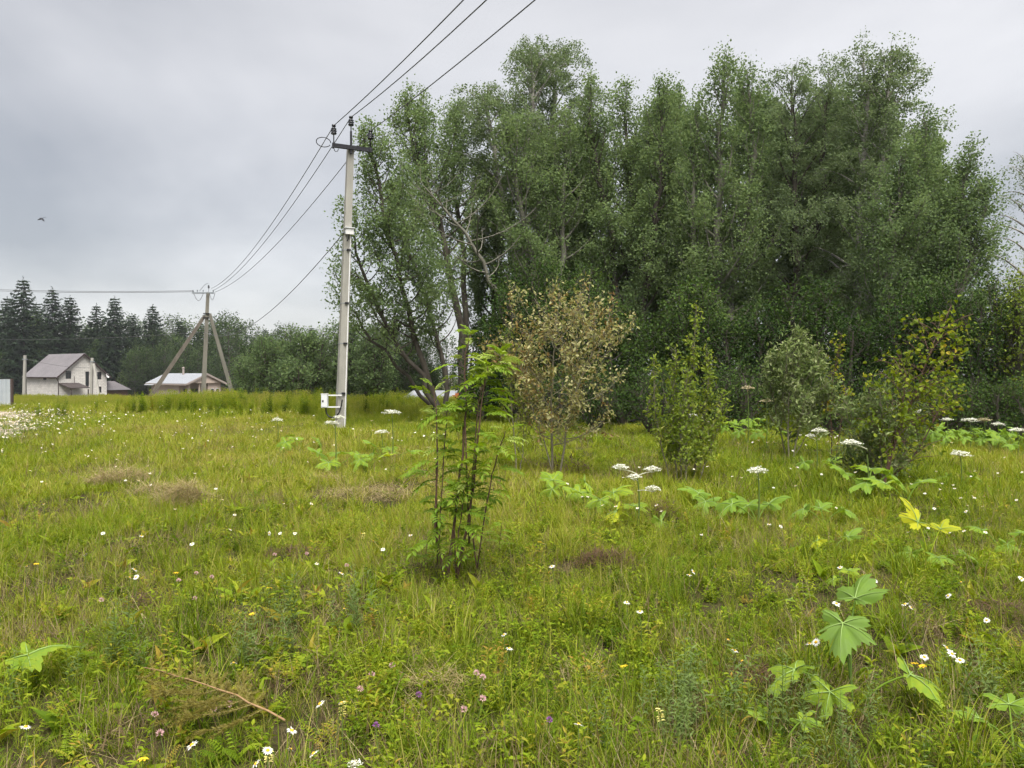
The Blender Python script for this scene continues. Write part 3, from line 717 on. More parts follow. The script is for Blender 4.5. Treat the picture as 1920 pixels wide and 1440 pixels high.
# ------------------------------------------------------------------ meadow: uncountable ground cover as instanced stuff
def blade_strip(b, base, az, lean, h, w, curve, tint, seg=3, twist=0.0):
    """many arching blades at once; base (N,3)"""
    n = len(base); t = np.linspace(0, 1, seg + 1)
    d = np.stack([np.cos(az), np.sin(az), 0 * az], -1); sd = np.stack([-np.sin(az + twist), np.cos(az + twist), 0 * az], -1)
    rows = []
    for k in range(seg + 1):
        a = lean + curve * t[k]
        if k == 0: c = base.copy()
        else: c = c + (d * np.sin(a)[:, None] + np.array([0, 0, 1.]) * np.cos(a)[:, None]) * (h / seg)[:, None]
        ww = (w * (1 - t[k] ** 1.7) * 0.5)[:, None]
        if k < seg: rows += [c - sd * ww, c + sd * ww]
        else: rows += [c]
    v = np.stack(rows, 1); m = 2 * seg + 1
    K = np.arange(n)[:, None, None] * m
    q = np.array([[[2 * i, 2 * i + 1, 2 * i + 3, 2 * i + 2] for i in range(seg - 1)]])
    tr = np.array([[[2 * seg - 2, 2 * seg - 1, 2 * seg]]])
    n0 = b.n
    b.add(v.reshape(-1, 3), (K + q).reshape(-1, 4), np.repeat(tint, seg - 1))
    b.n = n0; vv = b.v.pop()
    b.add(vv, (K + tr).reshape(-1, 3), tint)

def clump(seed, n, h, w, rad, lean=.35, curve=.9, tint=(.4, .15), seg=3):
    rng = np.random.default_rng(seed); b = MB()
    a = rng.uniform(0, 6.28, n); r = rad * np.sqrt(rng.random(n))
    base = np.stack([np.cos(a) * r, np.sin(a) * r, -.02 + 0 * a], -1)
    blade_strip(b, base, rng.uniform(0, 6.28, n), np.abs(rng.normal(0, lean, n)), rng.uniform(*h, n), rng.uniform(*w, n),
                rng.uniform(.1, curve, n), np.clip(rng.normal(tint[0], tint[1], n), 0, 1), seg, rng.uniform(-.6, .6, n))
    return b

def src(coll, i, b, mat):
    o = bpy.data.objects.new('%s_%02d' % (coll.name, i), b.mesh('%s_mesh' % coll.name, mat))
    coll.objects.link(o)

def scatter(name, label, cat, coll, pts, rz, tilt, scl, idx, tint):
    me = bpy.data.meshes.new(name); n = len(pts)
    me.vertices.add(n); me.vertices.foreach_set('co', np.asarray(pts, np.float32).ravel())
    rot = np.stack([tilt[:, 0], tilt[:, 1], rz], -1)
    for nm, ty, ar, fld in (('rot', 'FLOAT_VECTOR', rot, 'vector'), ('scl', 'FLOAT', scl, 'value'), ('idx', 'INT', idx, 'value'), ('itint', 'FLOAT', tint, 'value')):
        a = me.attributes.new(nm, ty, 'POINT'); a.data.foreach_set(fld, np.asarray(ar, np.int32 if ty == 'INT' else np.float32).ravel())
    o = place(name, me); tag(o, label, cat, kind='stuff')
    ng = bpy.data.node_groups.new(name + '_scatter', 'GeometryNodeTree')
    ng.interface.new_socket('Geometry', in_out='INPUT', socket_type='NodeSocketGeometry')
    ng.interface.new_socket('Geometry', in_out='OUTPUT', socket_type='NodeSocketGeometry')
    N, L = ng.nodes, ng.links
    gi, go = N.new('NodeGroupInput'), N.new('NodeGroupOutput')
    m2p = N.new('GeometryNodeMeshToPoints'); iop = N.new('GeometryNodeInstanceOnPoints'); ci = N.new('GeometryNodeCollectionInfo')
    ci.inputs['Collection'].default_value = coll; ci.inputs['Separate Children'].default_value = True; ci.inputs['Reset Children'].default_value = True
    def attr(nm, ty):
        a = N.new('GeometryNodeInputNamedAttribute'); a.data_type = ty; a.inputs['Name'].default_value = nm; return a.outputs['Attribute']
    L.new(gi.outputs[0], m2p.inputs[0]); L.new(m2p.outputs[0], iop.inputs['Points']); L.new(ci.outputs[0], iop.inputs['Instance'])
    iop.inputs['Pick Instance'].default_value = True
    L.new(attr('idx', 'INT'), iop.inputs['Instance Index'])
    e2r = N.new('FunctionNodeEulerToRotation'); L.new(attr('rot', 'FLOAT_VECTOR'), e2r.inputs[0]); L.new(e2r.outputs[0], iop.inputs['Rotation'])
    L.new(attr('scl', 'FLOAT'), iop.inputs['Scale'])
    L.new(iop.outputs[0], go.inputs[0])
    md = o.modifiers.new('scatter', 'NODES'); md.node_group = ng
    return o

def vnoise(x, y, s, seed):
    rng = np.random.default_rng(seed); z = 0
    for k in range(6):
        a = rng.uniform(0, 6.28); f = s * rng.uniform(.6, 2.2); z = z + np.sin((x * math.cos(a) + y * math.sin(a)) * f + rng.uniform(0, 6.28))
    return z / 6.0 * 1.6

def fan(rng, r0, r1, dens, half=40.0, xm=2.5):
    """random points between two ranges of depth inside the view fan (with margin)"""
    ta = math.tan(math.radians(half))
    A = (r1 - r0) * (2 * xm + ta * (r0 + r1)); n = int(A * dens)
    y = rng.uniform(r0, r1, n * 2); x = rng.uniform(-1, 1, n * 2) * (xm + ta * r1)
    k = np.abs(x) < xm + ta * y
    x, y = x[k][:n], y[k][:n]
    return x, y

def clumpside(x, y):
    """depth at which the clump's ground begins for a given x"""
    return np.interp(x, [-20, -7, -3, 3, 8, 16, 30], [60, 60, 27, 25, 22.5, 18.5, 16])

# cut-hay and dead-weed spots: (px, py, width px, keep share of the grass)
SPOTS = [(345, 950, 95, .3), (225, 908, 125, .35), (290, 930, 80, .4), (690, 935, 180, .45), (620, 905, 80, .5), (820, 1300, 130, .4), (1100, 1280, 110, .5),
         (1140, 1062, 115, .4), (555, 1050, 110, .5), (1245, 975, 50, .3), (1870, 1160, 110, .4), (1430, 1290, 130, .4), (270, 1145, 80, .4)]
def spot_keep(x, y, rng):
    k = np.ones(len(x), bool)
    for px, py, w, sh in SPOTS:
        g = G(px, py); rx = w / 2 * g.y / F
        wob = 1 + .55 * vnoise(x, y, 6.0 / max(rx, .2) * .4, int(px))
        k &= ~((((x - g.x) / rx) ** 2 + ((y - g.y) / (rx * .95)) ** 2 < wob) & (rng.random(len(x)) > sh))
    k &= ~(in_path(x, y) & (rng.random(len(x)) > .25))
    return k
def in_path(x, y):
    return (x < -.585 * y + .09 * np.abs(y - 24) * 0 - .4 + .5 * vnoise(x, y, .6, 71)) & (y > 19.5) & (y < 34)
rng = np.random.default_rng(77)
cg = bpy.data.collections.new('grass_clump')
specs = [  # n, h, w, rad, lean, curve, tint
    (34, (.10, .22), (.003, .0055), .07, .50, 1.7, (.36, .19)),
    (28, (.12, .28), (.003, .006), .06, .45, 1.9, (.42, .19)),
    (40, (.06, .15), (.003, .006), .09, .60, 1.6, (.32, .2)),
    (20, (.14, .30), (.006, .011), .06, .55, 2.1, (.40, .16)),
    (30, (.08, .20), (.003, .006), .08, .70, 1.3, (.54, .22)),
    (24, (.14, .34), (.003, .005), .05, .28, 1.2, (.48, .18)),
]
for i, s in enumerate(specs): src(cg, i, clump(200 + i, *s), M['grass'])
far_specs = [(60, (.08, .20), (.009, .016), .24, .50, 1.5, (.38, .16)), (60, (.07, .18), (.009, .016), .26, .60, 1.5, (.46, .18)), (50, (.10, .26), (.007, .014), .22, .40, 1.3, (.42, .15))]
for i, s in enumerate(far_specs): src(cg, 6 + i, clump(220 + i, *s), M['grass'])
for i in range(2): src(cg, 9 + i, clump(240 + i, 70, (.16, .36), (.005, .009), .09, .5, 2.0, (.36 + .06 * i, .14), 4), M['grass'])

def zone_tint(x, y):
    """colour drift of the sward: yellower on the mown left, fresher right and far"""
    z = 0.13 * vnoise(x, y, .55, 3) + 0.10 * vnoise(x, y, 1.7, 4)
    z = z - 0.04 + 0.14 * sstep(4, 12, y) + 0.03 * sstep(-1, -6, x) - 0.07 * sstep(1, 5, x) * sstep(11, 15, y)
    return z

pts = []
for r0, r1, dn, lo, hi, smin, smax in ((1.3, 4.5, 210, 0, 6, .55, 1.05), (4.5, 9, 140, 0, 6, .55, 1.05), (9, 16, 55, 0, 9, .7, 1.1), (16, 28, 20, 6, 9, .8, 1.3), (28, 62, 5.0, 6, 9, 1.1, 1.9)):
    x, y = fan(rng, r0, r1, dn)
    if r0 > 8 and lo == 0:
        id_ = np.where(rng.random(len(x)) < .55, rng.integers(0, 6, len(x)), rng.integers(6, 9, len(x)))
    else: id_ = rng.integers(lo, hi, len(x))
    sc = rng.uniform(smin, smax, len(x)) * (1 + .42 * vnoise(x, y, .9, 5))
    keep = (y < clumpside(x, y) + 1.5) | (rng.random(len(x)) < .25)
    # thin, brown gaps in the near sward
    keep &= ~((vnoise(x, y, 2.3, 8) < -.40) & (y < 12) & (rng.random(len(x)) < .5))
    keep &= spot_keep(x, y, rng)
    pts.append(np.stack([x, y, id_, np.clip(sc, .4, 2.2)], -1)[keep])
for r0, r1, dn in ((1.3, 5, 5.0), (5, 12, 3.0), (12, 24, .8)):     # tussocks
    x, y = fan(rng, r0, r1, dn); kk = (y < clumpside(x, y)) & spot_keep(x, y, rng); x, y = x[kk], y[kk]
    pts.append(np.stack([x, y, rng.integers(9, 11, len(x)), rng.uniform(.6, 1.15, len(x)) * (1 + .3 * (y > 12))], -1))
pts = np.concatenate(pts); n = len(pts)
scatter('meadow_grass', 'green and olive meadow grass covering the whole field', 'grass', cg,
        np.stack([pts[:, 0], pts[:, 1], hgt(pts[:, 0], pts[:, 1])], -1), rng.uniform(0, 6.28, n), rng.normal(0, .12, (n, 2)), pts[:, 3],
        pts[:, 2].astype(int), zone_tint(pts[:, 0], pts[:, 1]) + rng.normal(0, .05, n))
print('grass clumps', n)

# ---- tall grass on the bank and at the edges
def tall_clump(seed, n, h, rad, tint):
    b = clump(seed, n, h, (.008, .016), rad, .16, .5, (tint, .12), 3)
    r = np.random.default_rng(seed)
    for _ in range(n // 4):   # seed heads
        p = np.array([r.normal(0, rad * .6), r.normal(0, rad * .6), 0]); hh = r.uniform(h[0], h[1]) * 1.1
        q = p + np.array([r.normal(0, .08), r.normal(0, .08), hh])
        b.twigs(p[None], q[None], .004, .6)
        m = 8; pos = q + np.stack([r.normal(0, .02, m), r.normal(0, .02, m), -r.uniform(0, .16, m)], -1)
        b.leaves(pos, r.normal(0, .4, (m, 3)) + [0, 0, 1.], r.normal(0, 1, (m, 3)), 0.05, .4, .6 + r.normal(0, .06, m))
    return b
ct = bpy.data.collections.new('tall_clump')
for i in range(4): src(ct, i, tall_clump(300 + i, 60, (.45, .95), .28, .34 + .04 * i), M['grass'])
x, y = fan(rng, 20, 60, 7.0)
band = np.zeros(len(x), bool)
band |= (y > 27 + 1.6 * vnoise(x, y, .35, 21)) & (x < -3.2) & (y > 33 - 6 * sstep(-13, -5, x)) & (y < 58)
band |= (x > -6.5) & (x < -.5) & (y > 25.0 + vnoise(x, y, .5, 22)) & (y < 34)
edge = clumpside(x, y)
band |= (x > -2) & (y > edge - 1.4 + .8 * vnoise(x, y, .7, 23)) & (y < edge + 1.2) & (rng.random(len(x)) < .8)
x, y = x[band], y[band]; n = len(x)
hs = np.where((x < -4), np.where((y < 41) & (x > -16.5) & (x < -5.2), .58 + .26 * vnoise(x, y, .9, 24), .40 + .1 * vnoise(x, y, .4, 24)), np.where(x < 0, .42, .74)) * rng.uniform(.75, 1.15, n)
hs = np.where((x < -16) & (y < 40), hs * .6, hs)
scatter('tall_grass', 'tall uncut grass with seed heads on the bank and along the trees', 'grass', ct,
        np.stack([x, y, hgt(x, y)], -1), rng.uniform(0, 6.28, n), rng.normal(0, .06, (n, 2)), hs, rng.integers(0, 4, n),
        .05 * vnoise(x, y, .5, 25) + np.where((x < -5) & (y < 41) & (x > -16.5), .0 + .12 * vnoise(x, y, .7, 27), np.where(x < -9, .03, -.08)) + rng.normal(0, .04, n))
print('tall clumps', n)

# ---- low herbs between the grass
def herb_trefoil(seed):
    r = np.random.default_rng(seed); b = MB()
    for _ in range(16):
        p = np.array([r.normal(0, .06), r.normal(0, .06), 0]); q = p + [r.normal(0, .03), r.normal(0, .03), r.uniform(.05, .15)]
        b.twigs(p[None], np.array([q]), .0012, .3)
        a = r.uniform(0, 6.28) + np.arange(3) * 2.09
        d = np.stack([np.cos(a), np.sin(a), r.normal(.15, .15, 3)], -1)
        b.leaves8(np.repeat([q], 3, 0), d, np.array([[0, 0, 1.]] * 3) + r.normal(0, .2, (3, 3)), r.uniform(.016, .028), .85, np.full(3, r.uniform(.2, .6)))
    return b
def herb_lance(seed, h=.26, nl=16, L=.055, wr=.3, stems=4):
    r = np.random.default_rng(seed); b = MB()
    for _ in range(stems):
        p = np.array([r.normal(0, .04), r.normal(0, .04), 0]); q = p + [r.normal(0, .06), r.normal(0, .06), h * r.uniform(.6, 1.1)]
        b.twigs(p[None], np.array([q]), .002, .4)
        u = np.linspace(.12, 1, nl)[:, None]; pos = p + (q - p) * u
        a = np.arange(nl) * 2.4 + r.uniform(0, 6); d = np.stack([np.cos(a), np.sin(a), r.uniform(.2, .9, nl)], -1)
        b.leaves8(pos, d, np.array([[0, 0, 1.]] * nl) + r.normal(0, .25, (nl, 3)), L * r.uniform(.6, 1.2, nl) * (1.15 - .5 * u[:, 0]), wr, np.clip(r.normal(.42, .14, nl), 0, 1))
    return b
def herb_rosette(seed):
    r = np.random.default_rng(seed); b = MB()
    m = 9; a = np.arange(m) * 2.4; d = np.stack([np.cos(a), np.sin(a), r.uniform(.3, 1.2, m)], -1)
    b.leaves8(np.zeros((m, 3)) + r.normal(0, .015, (m, 3)), d, np.array([[0, 0, 1.]] * m) + r.normal(0, .2, (m, 3)), r.uniform(.05, .11, m), .42, np.clip(r.normal(.4, .14, m), 0, 1), .2, .5)
    return b
def herb_feather(seed, L0=.18):
    r = np.random.default_rng(seed); b = MB()
    for _ in range(7):
        a = r.uniform(0, 6.28); L = L0 * r.uniform(.6, 1.1); n = 9
        u = np.linspace(.15, 1, n); el = .9 - .7 * u
        pos = np.stack([np.cos(a) * u * L * .8, np.sin(a) * u * L * .8, L * .75 * np.sin(u * 1.6)], -1) + np.array([r.normal(0, .03), r.normal(0, .03), 0])
        b.tube(pos[[0, 4, 8]], [.0014, .001, .0006], 3, .4)
        sd = np.array([-math.sin(a), math.cos(a), .1]); fw = np.array([math.cos(a), math.sin(a), .2])
        for sg in (-1, 1):
            b.leaves8(pos, np.repeat([sd * sg + fw * .5], n, 0) + r.normal(0, .1, (n, 3)), np.array([[0, 0, 1.]] * n), .038 * (1.1 - .7 * u), .38, np.full(n, r.uniform(.25, .75)))
    return b
def herb_dock(seed, L=.15, wr=.3):
    r = np.random.default_rng(seed); b = MB(); m = 7; a = np.arange(m) * 2.4 + r.uniform(0, 6)
    d = np.stack([np.cos(a), np.sin(a), r.uniform(.6, 2.2, m)], -1)
    b.leaves8(np.zeros((m, 3)) + r.normal(0, .02, (m, 3)), d, np.array([[0, 0, 1.]] * m) + r.normal(0, .35, (m, 3)), L * r.uniform(.6, 1.25, m), wr, np.clip(r.normal(.42, .2, m), 0, 1), .3, .45)
    return b
ch = bpy.data.collections.new('herb_clump')
hb = [herb_trefoil(1), herb_trefoil(2), herb_trefoil(3), herb_lance(4), herb_lance(5, .2, 12, .05, .38), herb_lance(6, .34, 20, .05, .26), herb_rosette(7), herb_rosette(8), herb_feather(9), herb_feather(10, .14), herb_lance(11, .16, 10, .045, .5), herb_dock(12), herb_dock(13, .12, .42), herb_lance(14, .2, 9, .07, .34, 3)]
for i, b in enumerate(hb): src(ch, i, b, M['herb'])
pts = []
for r0, r1, dn in ((1.3, 4.5, 85), (4.5, 9, 50), (9, 18, 14)):
    x, y = fan(rng, r0, r1, dn); pts.append(np.stack([x, y], -1))
pts = np.concatenate(pts); n = len(pts); x, y = pts.T
w = rng.random(n) + .5 * vnoise(x, y, 1.1, 31)
k = (w > .28) & spot_keep(x, y, rng); x, y = x[k], y[k]; n = len(x)
pick = np.clip(((vnoise(x, y, .9, 32) * .5 + .5) * 7 + rng.integers(0, 9, n)).astype(int), 0, 13)
scatter('meadow_herbs', 'low clover and other leafy herbs among the meadow grass', 'herbs', ch, np.stack([x, y, hgt(x, y)], -1), rng.uniform(0, 6.28, n),
        rng.normal(0, .15, (n, 2)), rng.uniform(.45, 1.0, n), pick, rng.normal(.07, .17, n) + .08 * vnoise(x, y, .8, 33))
print('herbs', n)

# ---- mugwort-like grey green stems in the lower right corner
cm = bpy.data.collections.new('mugwort_clump')
for i in range(3):
    src(cm, i, herb_lance(40 + i, .42, 30, .055, .2, 3), M['mugwort'])
xy = []
for (px, py, sp, m) in ((1310, 1400, .16, 8), (1400, 1420, .35, 7), (1290, 1330, .1, 5), (1560, 1425, .3, 6), (1860, 1330, .25, 5), (600, 1180, .15, 5), (500, 1260, .1, 4), (130, 1290, .2, 6)):
    g = G(px, py); xy.append(np.stack([rng.normal(g.x, sp, m), rng.normal(g.y, sp, m)], -1))
xy = np.concatenate(xy); n = len(xy)
scatter('mugwort_stems', 'grey-green leafy mugwort stems among the near grass', 'weeds', cm, np.stack([xy[:, 0], xy[:, 1], hgt(xy[:, 0], xy[:, 1])], -1), rng.uniform(0, 6.28, n),
        rng.normal(0, .12, (n, 2)), rng.uniform(.6, 1.1, n), rng.integers(0, 3, n), rng.normal(0, .1, n))

# ---- dead thatch lying between the blades
cd = bpy.data.collections.new('thatch_clump')
for i in range(4):
    src(cd, i, clump(400 + i, 34, (.10, .26), (.0025, .005), .12, 1.25, .5, (.45, .25), 2), M['dry'])
pts = []
for r0, r1, dn, s in ((1.3, 5, 55, 1), (5, 10, 26, 1), (10, 22, 4, 1.6)):
    x, y = fan(rng, r0, r1, dn); pts.append(np.stack([x, y, np.full(len(x), s)], -1))
pts = np.concatenate(pts); x, y, s = pts.T
k = (rng.random(len(x)) + .55 * vnoise(x, y, 1.3, 41)) > .45
x, y, s = x[k], y[k], s[k]; n = len(x)
scatter('dead_thatch', 'brown dead grass lying between the green blades', 'dead grass', cd, np.stack([x, y, hgt(x, y) + .015], -1), rng.uniform(0, 6.28, n),
        rng.normal(0, .2, (n, 2)), s * rng.uniform(.6, 1.2, n), rng.integers(0, 4, n), rng.normal(-.08, .15, n))
print('thatch', n)

# ---- rank weeds standing in the tall grass of the bank
cw_ = bpy.data.collections.new('bank_weed')
for i in range(3): src(cw_, i, herb_lance(60 + i, .85, 34, .13, .3, 6), M['herb'])
n = 420
x = rng.uniform(-17, -1.0, n); y = rng.uniform(26, 41, n)
k = (vnoise(x, y, .8, 91) > -.15) & (y > 28 - 2 * sstep(-7, -3, x)) & ~((x > -4.5) & (y > 33)); x, y = x[k], y[k]; n = len(x)
scatter('bank_weeds', 'rank leafy weeds standing in the tall grass bank', 'weeds', cw_, np.stack([x, y, hgt(x, y)], -1), rng.uniform(0, 6.28, n), rng.normal(0, .08, (n, 2)),
        rng.uniform(.55, 1.0, n) * np.where(x > -5, .7, 1.0), rng.integers(0, 3, n), rng.normal(.0, .12, n))
# ------------------------------------------------------------------ trodden gravel at the far left
def path_patch():
    ys = np.linspace(19.5, 33, 28); b = MB(); r = np.random.default_rng(4); v = []
    for i, y in enumerate(ys):
        e = -.60 * y - .3 + .35 * math.sin(y * 1.7) + .2 * math.sin(y * 3.9)
        xs = np.linspace(e - 9, e, 14); v.append(np.stack([xs, 0 * xs + y, hgt(xs, 0 * xs + y) + .012], -1))
    v = np.concatenate(v); i = np.arange(27)[:, None] * 14; j = np.arange(13)[None]
    b.add(v, np.stack([i + j, i + j + 1, i + 15 + j, i + 14 + j], -1).reshape(-1, 4))
    m = solid('trodden_gravel', (0.30, 0.235, 0.19), 0.95, noise=(7.0, (0.42, 0.36, 0.31)), bump=.5)
    tag(b.obj('path', m, smooth=True), 'pale trodden gravel patch among daisies at the left edge', 'path', kind='structure')
path_patch()
# ------------------------------------------------------------------ power line
def ground(x, y): return float(hgt(x, y))
D1, D2 = 22.0, 55.0
base1 = P(637, 806, D1); base1.z = ground(base1.x, base1.y)
top1 = P(657, 278, D1)
base2 = P(380, 744, D2); base2.z = ground(base2.x, base2.y)
top2 = P(390, 548, D2)
ldir = np.array([base2.x - base1.x, base2.y - base1.y, 0]); ldir /= np.linalg.norm(ldir)
perp = np.array([ldir[1], -ldir[0], 0]); perp = perp if perp[0] > 0 else -perp

def insulator(parent, loc, s=1.0):
    b = MB()
    b.lathe([(.012, -.24), (.012, .0), (.05, .0), (.062, .02), (.062, .03), (.04, .045), (.066, .065), (.066, .075), (.04, .09), (.058, .105), (.058, .12), (.035, .135), (.03, .16), (.045, .165), (.04, .2), (.0, .205)], 12)
    o = b.obj('insulator', M['glassins'], parent, loc, smooth=True); o.scale = (s, s, s)
    return o

# near pole
r1 = empty('power_pole', base1, 'near concrete power pole with dark crossarm beside the tall trees', 'power pole')
b1 = np.array(base1)
t1 = np.array(top1) - b1
ax = perp
MB().frustum((0, 0, -.3), t1, (.255, .23), (.17, .155), ax).obj('shaft', M['concrete'], r1)
tdir = t1 / np.linalg.norm(t1)
back = -ldir            # camera side of the shaft
rotm = np.stack([perp, -back, np.array([0, 0, 1.])], 1)
cx = MB(); cx.box((0, 0, 0), (1.12, .08, .11)); cx.box((-.53, -.0, .0), (.04, .12, .15)); cx.box((.50, 0, 0), (.04, .10, .14))
ca = cx.obj('crossarm', M['steel'], r1, t1 + np.array([0, 0, -.02]) + perp * .02 + back * .14)
ca.rotation_euler = Matrix(rotm.tolist()).to_euler()
MB().box((0, 0, .12), (.05, .05, .62)).obj('top_bracket', M['steel'], r1, t1 + back * .14 + perp * -.02, ca.rotation_euler)
ip = [t1 + perp * -.50 + back * .14 + np.array([0, 0, .28]), t1 + perp * -.02 + back * .14 + np.array([0, 0, .58]), t1 + perp * .53 + back * .14 + np.array([0, 0, .28])]
for p in ip: insulator(r1, p, 1.3)
ca_z = t1[2]
lp = MB()
aa = np.linspace(0, 2 * math.pi * .93, 18)
c0 = t1 + perp * -.78 + back * .14 + np.array([0, 0, .03])
lp.tube(np.array([c0 + perp * math.cos(t) * .20 + np.array([0, 0, 1]) * math.sin(t) * .13 for t in aa]), .012, 5)
lp.obj('wire_loop', M['black'], r1, smooth=True)
lp = MB(); c0 = t1 + perp * -.44 + back * .16 + np.array([0, 0, -.10])
lp.tube(np.array([c0 + perp * math.cos(t) * .06 + np.array([0, 0, 1]) * math.sin(t) * .09 for t in np.linspace(math.pi, 2 * math.pi, 9)]), .010, 5)
lp.obj('wire_loop', M['black'], r1, smooth=True)
def on_shaft(py): # point on the shaft axis for a pixel height
    f = (806 - py) / (806 - 278.0); return t1 * f, f
# conduit along the right edge, bands, small white box
p0, f0 = on_shaft(803); p1, f1 = on_shaft(440)
cw = lambda f: .1275 - .0425 * f
MB().tube([p0 + perp * (cw(f0) - .03) + back * (.135 - .04 * f0), p1 + perp * (cw(f1) - .03) + back * (.135 - .04 * f1)], .018, 8).obj('conduit', M['pvc'], r1, smooth=True)
for py in (468, 567, 642, 735):
    p, f = on_shaft(py); w = .255 - .085 * f
    bb = MB(); bb.box((0, 0, 0), (w + .012, 0.23 - .075 * f + .012, .018))
    o = bb.obj('band', M['zinc'], r1, p, ca.rotation_euler)
    MB().box((.03, -.145 + .045 * f, 0), (.10, .05, .05)).obj('band_clamp', M['steel'], o)
p, f = on_shaft(434)
bx = MB(); bx.box((.02, -.13, 0), (.22, .14, .17)); o = bx.obj('junction_box', M['pvc'], r1, p, ca.rotation_euler)
MB().box((.02, -.14, .092), (.27, .19, .02)).obj('lid', M['whitebox'], o)
MB().tube([[.0, -.16, -.08], [-.02, -.18, -.2], [-.05, -.17, -.28]], .016, 6).obj('cable_end', M['black'], o, smooth=True)
MB().box((0, 0, -.03), (.265, .225, .03)).obj('band', M['zinc'], o)

# electricity meter box on its bracket
pm = P(609, 752, D1 - .2)
mb = empty('meter_box', pm, 'white electricity meter box on bracket arms at the foot of the near pole', 'meter box')
q = MB(); q.box((0, 0, 0), (.17, .13, .36)); q.obj('case', M['whitebox'], mb)
q = MB(); q.box((0, -.072, .005), (.15, .014, .33)); dr = q.obj('door', M['whitebox'], mb)
q = MB(); q.box((-.035, -.081, .0), (.04, .006, .06)); q.obj('window', M['darkroom'], dr)
q = MB(); q.box((0, 0, .195), (.19, .15, .02)); q.obj('cover', M['pvc'], mb)
for zz in (.16, -.165):
    q = MB(); q.box((.27, .02, zz), (.40, .035, .035)); q.obj('bracket_arm', M['pvc'], mb)
q = MB()
sx = P(642, 752, D1 - .2).x - pm.x
q.tube([[.03, 0, -.18], [.03, 0, -.24], [.05, -.01, -.34], [.12, -.02, -.43], [.22, -.03, -.455], [.33, -.03, -.42], [.41, -.03, -.30], [sx - .02, -.03, -.12], [sx, -.02, .04]], .020, 8)
q.obj('cable', M['black'], mb, smooth=True)

# tripod corner pole
r2 = empty('power_pole', base2, 'distant concrete corner pole propped by two slanting concrete struts', 'power pole')
b2 = np.array(base2); t2 = np.array(top2) - b2
MB().frustum((0, 0, -.3), t2, (.32, .28), (.20, .18), perp).obj('shaft', M['concreteold'], r2)
for foot, att, nm, mm, dd in (((272, 744), (384, 592), 'strut', 'concretedark', -1.5), ((440, 744), (393, 588), 'strut', 'concreteold', 1.0)):
    fp = P(*foot, D2 + dd); fp.z = ground(fp.x, fp.y) - .2
    MB().frustum(np.array(fp) - b2, np.array(P(*att, D2)) - b2, (.29, .24), (.20, .18), perp).obj(nm, M[mm], r2)
for py, in ((588,), (596,)):
    p = np.array(P(388, py, D2)) - b2
    MB().box((0, 0, 0), (.42, .36, .05)).obj('band', M['steel'], r2, p)
q = MB(); q.box((-.4, 0, 0), (1.5, .10, .09)); q.box((-.4, -.25, -.02), (1.3, .05, .05)); q.box((-.4, .2, .02), (1.2, .05, .05))
q.obj('crossarm', M['zinc'], r2, t2 + np.array([.05, 0, -.05]))
insulator(r2, t2 + np.array([.05, 0, .28]), 1.1)
for xo in (-1.05, -.75, -.35, .35): insulator(r2, t2 + np.array([xo + .05, -.1, .04]), .55)
for (xa, xb, dz) in ((-.95, -.25, -.55), (.15, .55, -.5)):
    aa = np.linspace(0, 1, 9)
    MB().tube(np.array([t2 + np.array([xa + (xb - xa) * t, -.15, -.05 + dz * math.sin(math.pi * t)]) for t in aa]), .016, 4).obj('wire_loop', M['cable'], r2, smooth=True)
aa = np.linspace(0, 1, 9)
MB().tube(np.array([t2 + np.array([-.55 + .6 * t, -.1, .05 + .55 * math.sin(math.pi * .5 * t)]) for t in aa]), .014, 4).obj('wire_loop', M['cable'], r2, smooth=True)

# wires
def span(a, b, sag, n=24):
    t = np.linspace(0, 1, n)[:, None]; p = np.asarray(a) * (1 - t) + np.asarray(b) * t
    p[:, 2] -= 4 * sag * (t * (1 - t))[:, 0]; return p
def wire(label, pts, r=.012, m='cable', grp='wires of the power line'):
    q = MB(); p0 = pts[0].copy(); q.tube(pts - p0, r, 5)
    tag(q.obj('overhead_wire', M[m], None, p0, smooth=True), label, 'wire', grp)
ends2 = [P(396, 541, D2), P(399, 545, D2), P(402, 548, D2)]
exit_px = [(869, 0), (912, 0), (1003, 0)]
for i, lab in enumerate(('overhead wire crossing the left insulator of the near pole', 'overhead wire crossing the top insulator of the near pole', 'overhead wire crossing the right insulator of the near pole')):
    a = b1 + ip[i] + np.array([0, 0, .235])
    # behind span: through the frame's upper edge and on over the photographer's head
    e = np.array(P(*exit_px[i], 13.2)); far = a + (e - a) * (33.0 / (22 - 13.2)); far[2] = a[2] - (a[2] - e[2]) * 1.5 + .9
    t_e = (a[1] - e[1]) / (a[1] - far[1]); zlin = a[2] + (far[2] - a[2]) * t_e
    sag = (zlin - e[2]) / (4 * t_e * (1 - t_e))
    pts = np.concatenate([span(far, a, sag)[:-1], span(a, np.array(ends2[i]), .75)])
    wire(lab, pts)
pj, _ = on_shaft(436)
wire('thinner service wire sagging from the junction box to the tripod pole', span(b1 + pj + perp * -.1, np.array(P(383, 622, D2)), 1.25), .012)
for k, (xa, ya, yl, lab) in enumerate(((362, 545, 541, 'upper wire running left from the tripod pole'), (364, 547, 543.5, 'lower wire running left from the tripod pole'))):
    wire(lab, span(np.array(P(xa, ya, D2)), np.array(P(-60, yl, 60)), .12), .016)
wire('low service wire running left in front of the spruces', span(np.array(P(383, 622, D2)), np.array(P(-60, 634, 75)), .3), .011)
